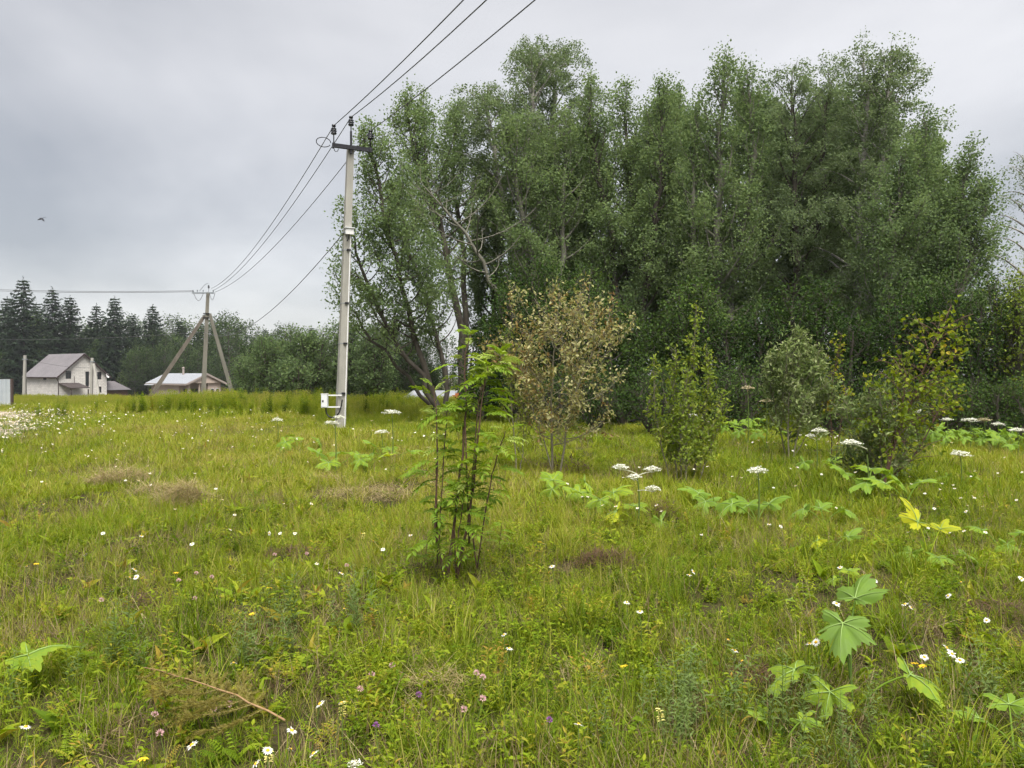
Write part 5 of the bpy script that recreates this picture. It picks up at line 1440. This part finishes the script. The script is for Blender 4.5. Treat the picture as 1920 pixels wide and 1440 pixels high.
# ------------------------------------------------------------------ hogweed
def hog_blade(seed, size, tint, droop=.3, lobes=5, dt=.06, petiole=None, pointy=.62):
    """lobed, toothed leaf blade spreading from the petiole end along +x"""
    r = np.random.default_rng(seed); b = MB(); n = 84
    a = np.radians(np.linspace(-152, 152, n))
    env = .52 + .48 * np.cos(a / 1.75) ** 1.2
    freq = 6.0 if lobes == 5 else 7.0
    m = .5 + .5 * np.cos(a * freq)
    asy = 1 + .14 * np.sin(a * 1.3 + seed) + .08 * np.sin(a * 3.1 + 2 * seed)
    rr = asy * env * ((1 - pointy) + pointy * m ** .8) * (1 + .07 * np.sin(np.arange(n) * 2.1)) * (1 + .05 * np.sin(np.arange(n) * .9 + seed)) * (1 + r.normal(0, .03, n)) * size
    rings = [.33, .66, 1.0]
    vs_ = [np.array([[0, 0, 0.]])]
    for k in rings:
        rad = rr * k if k == 1 else (rr * k * .6 + size * env * (1 - pointy * .55) * k * .4)
        x, y = np.cos(a) * rad, np.sin(a) * rad
        z = .10 * size * np.cos(a * freq) * k + .12 * size * k - droop * size * (rad / size) ** 2 + .12 * size * k * np.sin(a * 2.3 + seed) + .03 * size * np.sin(a * 7 + seed * 2) * k
        vs_.append(np.stack([x, y, z], -1))
    v = np.concatenate(vs_); j = np.arange(n - 1)
    tn = lambda: np.clip(tint + r.normal(0, dt * .3, n - 1), 0, 1)
    b.add(v, np.stack([0 * j, 1 + j, 2 + j], -1), tn())
    n0 = b.n
    f = np.concatenate([np.stack([1 + k * n + j, 1 + (k + 1) * n + j, 2 + (k + 1) * n + j, 2 + k * n + j], -1) for k in (0, 1)])
    hole = np.ones(len(f), bool); hole[n - 1:] = r.random(n - 1) > .05     # bitten margin
    f = f[hole]
    b.q.append(f); b.tq.append(np.clip(tint + r.normal(0, dt * .3, len(f)), 0, 1)); b.mq.append(np.zeros(len(f), int))
    for ang in (0, 60, -60, 120, -120):      # pale veins
        ca_, sa_ = math.cos(math.radians(ang)), math.sin(math.radians(ang)); ii = np.argmin(np.abs(a - math.radians(ang)))
        p = np.stack([v[0] + [0, 0, .004], v[1 + ii] + [0, 0, .004], v[1 + n + ii] + [0, 0, .004], v[1 + 2 * n + ii] * .97 + [0, 0, .004]])
        b.tube(p, np.array([.007, .005, .003, .001]) * size / .3, 4, .5, 1)
    if petiole is not None:
        b.tube(np.asarray(petiole), np.linspace(.009, .005, len(petiole)) * max(.5, size / .3), 5, min(1, tint * .8 + .05))
    return b
HB = {}
def hogweed(px, py, label, leaves, umbels=(), stem_h=0.0, seed=0, depth=None, lean=(0, 0), group='hogweed plants', cat='hogweed', dry=False):
    """leaves: (azimuth deg, petiole length, petiole elevation deg, size, tint); umbels: (height, diameter, dx)"""
    rng = np.random.default_rng(seed)
    g = G(px, py) if depth is None else P(px, py, depth)
    if depth is not None: g.z = float(hgt(g.x, g.y))
    o = empty('hogweed', g, label, cat, group)
    if stem_h > 0:
        top = np.array([lean[0], lean[1], stem_h])
        st = MB(); st.tube(bez((0, 0, -.03), top, (.02, 0, 0), 6), np.linspace(.013, .006, 6), 7); st.obj('stem', M['stem'], o, smooth=True)
    for k, lf in enumerate(leaves):
        az, pl, el, size, tint = lf[:5]; size *= (1.22 if 800 < py < 1000 else 1.05); pl *= 1.3; tint += .06
        e = math.radians(el)
        pet = bez((0, 0, 0), (pl * math.cos(e), 0, pl * math.sin(e)), (-.04 * pl, 0, .10 * pl), 6)
        b = hog_blade(seed * 7 + k, size, tint, droop=rng.uniform(.25, .5), pointy=lf[6] if len(lf) > 6 else rng.uniform(.42, .58))
        tip = pet[-1]; tilt = lf[5] if len(lf) > 5 else (rng.uniform(-.1, .75) if math.sin(math.radians(az)) > .15 else rng.uniform(-1.0, -.3))
        c, s = math.cos(tilt), math.sin(tilt); R_ = np.array([[c, 0, -s], [0, 1, 0], [s, 0, c]])
        b.v = [vv @ R_.T + tip for vv in b.v]
        b.tube(pet, np.linspace(.011, .006, 6) * max(.5, size / .3), 5, tint * .8)
        b.obj('leaf', [M['hog'], M['vein']], o, (0, 0, 0), (rng.normal(0, .1), 0, math.radians(az)), smooth=True)
    for (h, dia, dx, dy) in umbels:
        umbel(o, (lean[0] * h / max(stem_h, .01) , lean[1] * h / max(stem_h, .01), h * .86), (dx + lean[0], dy + lean[1], h), dia, rng, dry)
    return o
def umbel(parent, fork, top, dia, rng, dry=False):
    b = MB(); fork = np.array(fork, float); top = np.array(top, float)
    nu = 24 if dia > .12 else 16
    b.tube(bez(fork, top - [0, 0, .05], (0, 0, .01), 4), .005, 5, .1)
    i = np.arange(nu) + .5; rr = dia / 2 * np.sqrt(i / nu); th = i * 2.4 + rng.uniform(0, 6)
    c = np.stack([rr * np.cos(th), rr * np.sin(th), -.18 * (rr / dia * 2) ** 2 * dia + rng.normal(0, .03, nu) * dia], -1) + top
    b.twigs(np.repeat([top - [0, 0, .06]], nu, 0), c, .0018, .1)
    m = 14; cs = np.repeat(c, m, 0); N = len(cs); s = dia * .055
    pos = cs + rng.normal(0, 1, (N, 3)) * [s, s, s * .3]
    d = rng.normal(0, 1, (N, 3)) * [1, 1, .3]
    b.leaves(pos, d, np.array([[0, 0, 1.]]) + rng.normal(0, .3, (N, 3)), dia * .075 * rng.uniform(.7, 1.3, N), .85, np.clip(rng.normal(.75, .18, N), 0, 1), .1)
    b.obj('umbel', M['umbeldry' if dry else 'umbel'], parent)

# foreground plant with the big torn grey-green leaf
hogweed(1600, 1335, 'large hogweed with big cupped green leaf and yellow lower leaves in the near meadow', [
    (238, .34, 80, .155, .14, -.5, .3), (40, .40, 74, .15, .18, .6, .34), (352, .24, 38, .17, .52), (182, .26, 36, .17, .52), (225, .22, 34, .14, .5)], seed=1)
hogweed(1740, 1058, 'bright yellow upright hogweed leaf above green ones at the right', [
    (125, .26, 76, .18, .88, 1.05), (40, .24, 60, .13, .84, .55), (200, .16, 30, .15, .40), (340, .22, 18, .15, .38), (265, .14, 30, .12, .42)], seed=2)
hogweed(20, 1300, 'single bright green hogweed leaf cut by the left edge', [(5, .16, 65, .19, .50, .2), (200, .15, 40, .15, .45)], seed=3)
hogweed(1470, 1400, 'small bright hogweed near the bottom edge', [(20, .10, 50, .075, .5), (150, .10, 50, .08, .48)], seed=4)
hogweed(1900, 1400, 'green hogweed leaves at the lower right corner', [(150, .12, 35, .12, .42), (60, .15, 40, .12, .44)], seed=5)
hogweed(1590, 1112, 'small upright yellow-green hogweed shoot among grass', [(60, .12, 65, .09, .55), (180, .1, 45, .09, .55), (300, .1, 45, .08, .5)], seed=6)
hogweed(1500, 1140, 'tiny flat yellow-green hogweed leaf left of the upright shoot', [(0, .08, 50, .08, .52), (170, .06, 40, .07, .5)], seed=7)
hogweed(1880, 1040, 'pale green hogweed by the right edge below the daisies', [(10, .2, 45, .14, .42), (140, .2, 50, .13, .45), (250, .15, 40, .12, .42)], seed=8)
hogweed(1560, 1035, 'yellowing low hogweed leaf in the middle right meadow', [(180, .12, 40, .13, .82), (20, .16, 35, .14, .38)], seed=9)
hogweed(1545, 985, 'flat pale green hogweed left of the yellow leaf', [(0, .2, 40, .17, .36), (175, .2, 40, .17, .34), (80, .15, 55, .13, .4)], seed=10)
hogweed(1195, 985, 'hogweed with yellowed lower leaf under white flower heads', [(180, .2, 35, .20, .80), (330, .2, 15, .2, .42), (90, .2, 40, .16, .5)],
        [(.62, .17, -.16, 0.1), (.54, .15, -.05, -.1), (.60, .17, .16, .05), (.42, .15, .14, -.1)], .5, seed=11)
hogweed(1060, 940, 'bright yellow-green hogweed leaves below the brown sapling', [(0, .25, 45, .2, .55), (120, .25, 45, .2, .5), (220, .2, 40, .2, .52), (300, .2, 35, .18, .5)], seed=12)
hogweed(1120, 960, 'second clump of bright hogweed leaves left of the flower heads', [(20, .22, 45, .18, .55), (160, .22, 45, .18, .52), (270, .2, 40, .17, .5)], seed=13)
hogweed(1420, 985, 'hogweed with one flat white flower head on straight stalk', [(30, .25, 40, .2, .36), (190, .28, 40, .22, .38), (100, .2, 45, .2, .4)], [(.62, .21, 0, 0)], .6, seed=14)
hogweed(1340, 965, 'low green hogweed leaves left of the single flower head', [(0, .25, 40, .2, .36), (130, .25, 42, .2, .4), (240, .22, 40, .2, .34)], seed=15)
hogweed(1625, 935, 'upright fan of large hogweed leaves before the birch sapling', [(60, .30, 65, .24, .46), (150, .3, 50, .22, .42), (350, .32, 48, .22, .44), (250, .25, 45, .2, .4)], [(.72, .24, -.15, .1)], .55, seed=16)
hogweed(1700, 945, 'pair of hogweed leaves at the foot of the birch sapling', [(10, .25, 50, .2, .46), (150, .25, 45, .2, .5)], seed=17)
hogweed(1530, 890, 'slender hogweed with tilted white flower head before the silvery willow', [(200, .25, 40, .18, .42), (20, .25, 40, .18, .44)], [(.72, .22, .05, 0), (.62, .16, -.05, .1)], .6, seed=18)
hogweed(1800, 915, 'hogweed with white flower head standing alone at the right', [(0, .2, 40, .16, .44), (180, .2, 40, .16, .46)], [(.52, .26, 0, 0)], .45, seed=19)
hogweed(735, 868, 'tall hogweed with wide white flower head right of the near pole', [(20, .3, 30, .2, .42), (200, .3, 30, .2, .44), (110, .25, 40, .18, .5)], [(.95, .32, 0, 0)], .9, seed=20)
hogweed(715, 850, 'shorter hogweed flower head beside the tall one', [(160, .25, 40, .18, .46)], [(.48, .24, 0, 0)], .42, seed=21)
hogweed(628, 885, 'hogweed with two flower heads in front of the near pole', [(20, .35, 35, .22, .5), (160, .35, 40, .22, .48), (270, .3, 30, .2, .5), (90, .3, 45, .2, .46)], [(.85, .25, -.05, 0), (.93, .2, .06, .1)], .8, seed=22)
hogweed(560, 850, 'patch of hogweed leaves left of the near pole', [(0, .35, 35, .22, .46), (120, .35, 38, .22, .5), (240, .35, 35, .22, .48)], seed=23)
hogweed(690, 880, 'yellowing hogweed leaves between the pole and the rowan', [(10, .25, 40, .2, .66), (130, .25, 35, .2, .5), (250, .25, 35, .2, .46)], seed=24)
hogweed(520, 835, 'far hogweed flower head left of the near pole', [(40, .25, 35, .18, .46)], [(.6, .24, 0, 0)], .55, seed=25)
for k, (px, d, h, dia, dry, lab) in enumerate([
        (1405, 17.2, 1.30, .28, True, 'faded hogweed with fawn flower head before the dark trees'), (1440, 16.8, 1.05, .26, True, 'second faded hogweed head just left of the silvery willow'),
        (1735, 16.6, .82, .26, False, 'hogweed head behind the leaning birch sapling'), (1782, 16.2, .70, .24, False, 'leftmost hogweed head of the row before the dark shrubs'),
        (1825, 16.2, .72, .30, False, 'broad hogweed head in the row before the dark shrubs'), (1852, 16.6, .70, .26, True, 'fawn hogweed head in the row before the dark shrubs'),
        (1878, 16.4, .62, .24, False, 'last hogweed head of the row before the dark shrubs'), (1915, 15.0, .62, .28, False, 'hogweed head cut by the right edge of the picture'),
        (1300, 17.5, .75, .24, False, 'hogweed head seen behind the slim poplar bush')]):
    hogweed(px, 0, lab, [(0, .4, 45, .18, .36), (110, .4, 45, .18, .44), (230, .4, 40, .18, .40)], [(h, dia, 0, 0)], h * .9, seed=30 + k, depth=d, dry=dry)
# leafy hogweed stand along the tree foot at the right
rng = np.random.default_rng(61)
for k, (px, d) in enumerate([(1380, 17.5), (1420, 18.2), (1700, 16.5), (1745, 17.0), (1770, 16), (1800, 16.6), (1835, 16.9), (1870, 16.1), (1900, 15.8), (1930, 16.2)]):
    hogweed(px, 0, 'leafy hogweed without flowers in the stand below the right-hand trees' if px > 1600 else 'leafy hogweed without flowers behind the slim poplar bush', [(rng.uniform(0, 360), .40, rng.uniform(30, 65), rng.uniform(.13, .2), rng.uniform(.25, .55)) for _ in range(6)], seed=50 + k, depth=d, group='leafy hogweeds at the tree foot')

# ------------------------------------------------------------------ hay heaps, dead weeds, cut branch
def heap(name, label, cat, px, py, wpx_, hpx, n, mat, seed, L=(.15, .4), w=(.003, .006)):
    rng = np.random.default_rng(seed); g = G(px, py); d = g.y
    rx = wpx_ / 2 * d / F; rh = hpx * d / F
    b = MB(); a = rng.uniform(0, 6.28, n); rr = np.sqrt(rng.random(n))
    x, y = np.cos(a) * rr * rx, np.sin(a) * rr * rx * .9
    z = rh * (1 - rr ** 2) * rng.uniform(.3, 1, n) + .05
    blade_strip(b, np.stack([x, y, z], -1), rng.uniform(0, 6.28, n), rng.normal(1.35, .25, n), rng.uniform(*L, n), rng.uniform(*w, n), rng.uniform(-.1, .6, n), np.clip(rng.normal(.5, .28, n), 0, 1), 3, rng.uniform(-1, 1, n))
    tag(b.obj(name, mat, None, g), label, cat)
heap('hay_heap', 'brown heap of cut hay in the left meadow', 'hay', 345, 950, 90, 40, 1500, M['hay'], 1)
heap('hay_heap', 'long low heap of hay above the brown heap at the left', 'hay', 225, 908, 120, 26, 1500, M['hay'], 2)
heap('hay_heap', 'thin streak of dry hay right of the brown heap', 'hay', 290, 930, 90, 14, 600, M['hay'], 3)
heap('hay_heap', 'thin streak of dry hay left of the young rowan', 'hay', 690, 935, 190, 10, 900, M['hay'], 4)
heap('hay_heap', 'small hay wisp below the near pole', 'hay', 620, 905, 80, 8, 350, M['hay'], 5)
heap('hay_heap', 'straw patch near the bottom edge below the young rowan', 'hay', 820, 1300, 130, 10, 260, M['hay'], 6, (.1, .26), (.002, .0035))
heap('hay_heap', 'dry stalk patch at the bottom centre right', 'hay', 1100, 1280, 110, 8, 160, M['hay'], 7, (.1, .24), (.002, .0035))
heap('dead_weed', 'dark brown dead weed patch right of the young rowan', 'dead weed', 1140, 1062, 120, 18, 650, M['deadweed'], 8, (.06, .18), (.003, .008))
heap('dead_weed', 'brown dead weed patch below the left hay heap', 'dead weed', 555, 1050, 120, 14, 450, M['deadweed'], 9, (.06, .16), (.003, .007))
heap('dead_weed', 'brown dead leaves at the foot of the brown sapling', 'dead weed', 1055, 888, 110, 30, 260, M['deadweed'], 10, (.1, .25), (.008, .02))
heap('dead_weed', 'brown dead weed under the white flower heads', 'dead weed', 1245, 975, 50, 40, 160, M['deadweed'], 11, (.08, .2), (.004, .012))
heap('dead_weed', 'brown dead weed patch at the right edge of the meadow', 'dead weed', 1870, 1160, 110, 20, 260, M['deadweed'], 12, (.06, .16), (.003, .007))
heap('dead_weed', 'dead weed patch beneath the big hogweed leaf', 'dead weed', 1430, 1290, 130, 16, 240, M['deadweed'], 13, (.06, .15), (.003, .006))
heap('dead_weed', 'brown dead weed patch in the left foreground', 'dead weed', 270, 1145, 80, 16, 200, M['deadweed'], 14, (.06, .16), (.003, .006))

def cut_branch():
    rng = np.random.default_rng(3)
    a, b_ = G(535, 1418), G(270, 1350)
    o = empty('spruce_branch', a, 'fallen spruce branch with yellowed needles lying at the bottom left', 'branch')
    A = np.array(a); v = np.array(b_) - A
    pts = bez((0, 0, .15), v + np.array([0, 0, .24]), (0, .03, .03), 10, .006, rng)
    MB().tube(pts, np.linspace(.005, .0016, 10), 6).obj('stem', M['twig'], o, smooth=True)
    side = nrm(np.cross(v, [0, 0, 1.])); fw = nrm(v)
    def needles(q, path, n):
        u = rng.uniform(0, 1, n); pos = interp(path, u); ax = nrm(path[-1] - path[0])
        d = rng.normal(0, 1, (n, 3)); d = nrm(d - ax * (d @ ax)[:, None]) + ax * .9
        q.leaves(pos, d, rng.normal(0, 1, (n, 3)), rng.uniform(.012, .02, n), .12, np.clip(rng.normal(.5, .22, n), 0, 1), 0)
    for i in range(26):
        t = .12 + .84 * (i + .5) / 26; p = interp(pts, np.array([t]))[0]; sg = 1 if i % 2 else -1
        L = .26 * (1.05 - t) * rng.uniform(.7, 1.2) + .05
        e = p + (fw * .75 + side * sg * .75 + np.array([0, 0, rng.uniform(-.25, .15)])) * L
        path = bez(p, e, (0, 0, -.02), 5)
        q = MB(); q.tube(path, np.linspace(.003, .0012, 5), 4, .2); needles(q, path, int(L * 1500))
        for j in range(int(L * 22)):
            p2 = interp(path, np.array([rng.uniform(.2, .9)]))[0]; l2 = L * rng.uniform(.2, .45)
            pa = bez(p2, p2 + (nrm(e - p) * .7 + side * rng.choice([-1, 1]) * .6 * 1 + np.array([0, 0, rng.normal(-.05, .15)])) * l2, (0, 0, 0), 4)
            q.tube(pa, .0012, 3, .2); needles(q, pa, int(l2 * 1500))
        q.obj('twig', M['needle'], o)
cut_branch()
# ------------------------------------------------------------------ flowers
def daisy_heads(seed):
    r = np.random.default_rng(seed); p, c = MB(), MB()
    n = 14; a = np.arange(n) / n * 6.283 + r.normal(0, .06, n)
    d = np.stack([np.cos(a), np.sin(a), r.normal(.02, .12, n)], -1)
    p.leaves8(d * .006, d, np.array([[0, 0, 1.]] * n), .017 * r.uniform(.85, 1.1, n), .36, .5, .1, .12)
    c.lathe([(.0075, 0), (.0072, .003), (.005, .0055), (0.0001, .0065)], 9)
    return p.mesh('petals', M['petal']), c.mesh('centre', M['disc'], True)
DH = [daisy_heads(s) for s in range(5)]
stem_me = MB(); stem_me.tube([(0, 0, -1), (.03, .01, -.5), (0, 0, 0)], .0016, 5); stem_me = stem_me.mesh('stem', M['stem'], True)
def flower_mb(seed, npet, mat_i=0):
    pass
# small joined daisy for far ones
def daisy_small(seed):
    r = np.random.default_rng(seed); b = MB(); n = 8; a = np.arange(n) / n * 6.283
    d = np.stack([np.cos(a), np.sin(a), r.normal(.0, .1, n)], -1)
    b.leaves(d * .004, d, np.array([[0, 0, 1.]] * n), .021, .55, .5, .05, 0)
    b.lathe([(.008, .001), (.005, .006), (0.0001, .007)], 6, mi=1)
    b.tube([(0, 0, -.32), (.01, 0, -.15), (0, 0, 0)], .002, 3, .5, 2)
    return b
DS = [daisy_small(s).mesh('daisy', [M['petal'], M['disc'], M['stem']]) for s in range(4)]
rng = np.random.default_rng(1234)
cnt = 0
def daisy(px, py, hh=None, near=True, label='white daisy with yellow centre standing in the near grass', group='daisies in the near meadow', sz=1.0):
    global cnt
    hh = rng.uniform(.22, .34) if hh is None else hh
    # the pixel marks the flower head: find the ground point whose head projects there
    d = (CAMZ - hh) / max(.02, ((py - 700) / F)); p = P(px, py, d); z0 = float(hgt(p.x, p.y))
    tilt = (rng.normal(.35, .35), rng.normal(0, .3), rng.uniform(0, 6.28))
    s = sz * rng.uniform(.75, 1.05)
    if near:
        o = empty('daisy', (p.x, p.y, z0), label, 'daisy', group)
        pm, cm_ = DH[cnt % 5]
        hd = place('petals', pm, o, (0, 0, p.z - z0), tilt, s)
        place('centre', cm_, o, (0, 0, p.z - z0), tilt, s)
        place('stem', stem_me, o, (0, 0, p.z - z0), (0, 0, tilt[2]), (1, 1, p.z - z0))
    else:
        o = place('daisy', DS[cnt % 4], None, (p.x, p.y, p.z), (tilt[0] * .7, tilt[1], tilt[2]), s * .82)
        tag(o, label, 'daisy', group)
    cnt += 1
special = {'trio': 'daisy of the trio standing left of the big hogweed leaf', 'rt': 'daisy of the cluster at the right edge of the near meadow', 'bt': 'daisy among the fallen spruce branch at the bottom left'}
for (x, y) in ((1365, 1200), (1378, 1220), (1392, 1240)): daisy(x, y, label=special['trio'], group='three daisies by the big hogweed', sz=1.1)
for (x, y) in ((1775, 1215), (1785, 1226), (1800, 1238), (1733, 1232)): daisy(x, y, label=special['rt'], group='daisies at the right edge', sz=1.1)
for (x, y) in ((547, 1370), (360, 1397), (545, 1405), (502, 1407), (588, 1413), (480, 1432)): daisy(x, y, label=special['bt'], group='daisies by the spruce branch', hh=.3)
near = [(193, 1000), (265, 1005), (550, 984), (535, 986), (525, 1000), (505, 1000), (553, 1000), (243, 1083), (255, 1082), (252, 1068), (210, 1107), (50, 1062), (438, 1243), (1085, 1358), (1568, 1132), (1697, 1133), (1708, 1139), (1738, 1133),
        (1778, 1117), (1802, 1092), (1340, 1064), (1175, 1130), (1200, 1147), (1625, 1088), (1640, 1090), (1575, 1064), (1518, 1207), (1530, 1204), (600, 1320), (640, 1318), (945, 1190), (955, 1216), (1035, 1062), (700, 1015), (718, 1030), (594, 1057), (645, 1142),
        (48, 1363), (1464, 987), (1442, 983), (82, 945), (1850, 1163), (1300, 1072), (1292, 1078), (640, 1075), (1760, 1100), (1020, 1020), (360, 1020), (440, 965), (160, 1040), (1915, 1085)]
for (x, y) in near: daisy(x, y)
mid_lab, mid_grp = 'small white daisy in the middle distance of the meadow', 'daisies in the middle distance'
for (cx_, cy_, sx, sy, m) in ((1790, 940, 60, 35, 34), (1700, 900, 80, 20, 8), (1640, 880, 120, 20, 10), (300, 880, 180, 40, 30), (120, 835, 110, 25, 40), (270, 810, 120, 16, 34), (560, 830, 60, 25, 14), (720, 850, 70, 30, 12), (1420, 880, 90, 25, 12), (1090, 925, 60, 25, 12), (850, 960, 100, 30, 6), (1300, 950, 150, 30, 8), (480, 940, 120, 30, 8), (1850, 890, 50, 20, 10)):
    for _ in range(m): daisy(float(np.clip(rng.normal(cx_, sx), 4, 1916)), float(np.clip(rng.normal(cy_, sy), 775, 1010)), near=False, label=mid_lab, group=mid_grp)
print('daisies', cnt)
# the dense drift of daisies at the far left: past counting
cdz = bpy.data.collections.new('daisy_source')
for i in range(4):
    o = bpy.data.objects.new('daisy_source_%02d' % i, DS[i]); cdz.objects.link(o)
pp = []
for (cx_, cy_, sx, sy, m) in ((25, 790, 55, 15, 620), (140, 784, 70, 12, 130), (330, 790, 130, 22, 90), (40, 812, 50, 12, 130), (1370, 803, 40, 6, 40), (500, 800, 60, 25, 50), (740, 815, 70, 20, 40), (1500, 850, 120, 12, 40)):
    for _ in range(m):
        x, y = rng.normal(cx_, sx), rng.normal(cy_, sy)
        if y < 757 or x < -60: continue
        g = G(x, y + 12); pp.append((g.x, g.y, g.z + rng.uniform(.28, .40)))
pp = np.array(pp); n = len(pp)
scatter('daisy_drift', 'dense drift of white daisies by the metal fence at the left', 'daisies', cdz, pp, rng.uniform(0, 6.28, n), rng.normal(.25, .3, (n, 2)), rng.uniform(.75, 1.2, n), rng.integers(0, 4, n), np.zeros(n))

# clover heads, yellow flowers, white yarrow head
def clover_mesh(seed, mat):
    r = np.random.default_rng(seed); b = MB(); n = 40
    i = np.arange(n) + .5; z = 1 - 1.7 * i / n; th = i * 2.4; rr = np.sqrt(np.maximum(0, 1 - z * z))
    d = np.stack([rr * np.cos(th), rr * np.sin(th), z], -1)
    b.leaves(d * .005, d + [0, 0, .3], r.normal(0, 1, (n, 3)), .010, .4, .5, .1)
    b.tube([(0, 0, -.2), (.01, 0, -.1), (0, 0, 0)], .0014, 4, .5, 1)
    return b.mesh('clover_flower', [mat, M['stem']])
CP, CPu = clover_mesh(1, M['pink']), clover_mesh(2, M['purple'])
def put(name, me, px, py, hh, label, cat, group, s=1.0):
    d = (CAMZ - hh) / ((py - 700) / F); p = P(px, py, d)
    o = place(name, me, None, p, (rng.normal(0, .2), rng.normal(0, .2), rng.uniform(0, 6)), s); tag(o, label, cat, group)
for (x, y) in ((368, 1075), (397, 1082), (335, 1088), (515, 1040), (575, 1038), (735, 1248), (697, 1265), (905, 1310), (893, 1262), (905, 1270), (437, 1302), (400, 1330), (300, 1375), (290, 1340), (365, 1122), (190, 1125), (430, 1320), (650, 1060), (675, 1292), (870, 1330)):
    put('clover_flower', CP, x, y, .16, 'pale pink clover head in the left foreground grass', 'clover', 'clover heads in the foreground', 1.25)
for (x, y) in ((785, 1302), (705, 1360), (1030, 1350)):
    put('vetch_flower', CPu, x, y, .18, 'small purple flower head in the bottom centre grass', 'flower', 'purple flowers in the foreground', 1.1)
yb = MB(); a = np.arange(7) / 7 * 6.283; d = np.stack([np.cos(a), np.sin(a), .3 + 0 * a], -1)
yb.leaves8(d * .003, d, np.array([[0, 0, 1.]] * 7), .016, .7, .5); yb.tube([(0, 0, -.22), (.01, 0, -.1), (0, 0, 0)], .0014, 4, .5, 1)
YB = yb.mesh('yellow_flower', [M['yellowpetal'], M['stem']])
for (x, y) in ((330, 1075), (505, 1103), (472, 1152), (1170, 1250), (1012, 1017), (68, 1058), (1730, 1250), (1715, 1245), (268, 1425)):
    put('yellow_flower', YB, x, y, .2, 'small yellow buttercup-like flower in the grass', 'flower', 'small yellow flowers in the grass', 1.1)
sn = MB(); r = np.random.default_rng(5); n = 24; z = r.uniform(-.05, 0, n); a = r.uniform(0, 6.28, n)
sn.leaves8(np.stack([0 * z, 0 * z, z], -1), np.stack([np.cos(a), np.sin(a), .5 + 0 * a], -1), np.array([[0, 0, 1.]] * n), .018, .5, .5); sn.tube([(0, 0, -.3), (0, 0, 0)], .002, 4, .5, 1)
SN = sn.mesh('toadflax_flower', [M['paleyellow'], M['stem']])
for (x, y) in ((1236, 1330), (642, 1318), (505, 1405), (690, 970), (682, 1000)):
    put('toadflax_flower', SN, x, y, .26, 'pale yellow toadflax spike in the grass', 'flower', 'pale yellow toadflax in the grass', 1.0)
yr = empty('yarrow', G(665, 1500), 'round white yarrow head at the bottom edge', 'yarrow')
top = np.array(P(665, 1428, 3.0)) - np.array(yr.location)
MB().tube([(0, 0, 0), tuple(top * .5 + [.01, 0, 0]), tuple(top - [0, 0, .06])], .003, 5).obj('stem', M['stem'], yr)
umbel(yr, tuple(top - [0, 0, .08]), tuple(top), .06, np.random.default_rng(2))
# ------------------------------------------------------------------ damp air
def haze():
    m = bpy.data.materials.new('damp_air'); m.use_nodes = True; nt = m.node_tree; nt.nodes.clear()
    out = nt.nodes.new('ShaderNodeOutputMaterial'); v = nt.nodes.new('ShaderNodeVolumePrincipled')
    v.inputs['Color'].default_value = (0.86, 0.90, 0.96, 1); v.inputs['Density'].default_value = HAZE; v.inputs['Anisotropy'].default_value = 0.2
    nt.links.new(v.outputs[0], out.inputs['Volume'])
    b = MB(); b.box((0, 430, 11), (1240, 980, 31)); tag(b.obj('haze', m), 'thin damp haze in the air over the meadow', 'haze', kind='stuff')
HAZE = 0.0003
cy.volume_bounces = 0
haze()
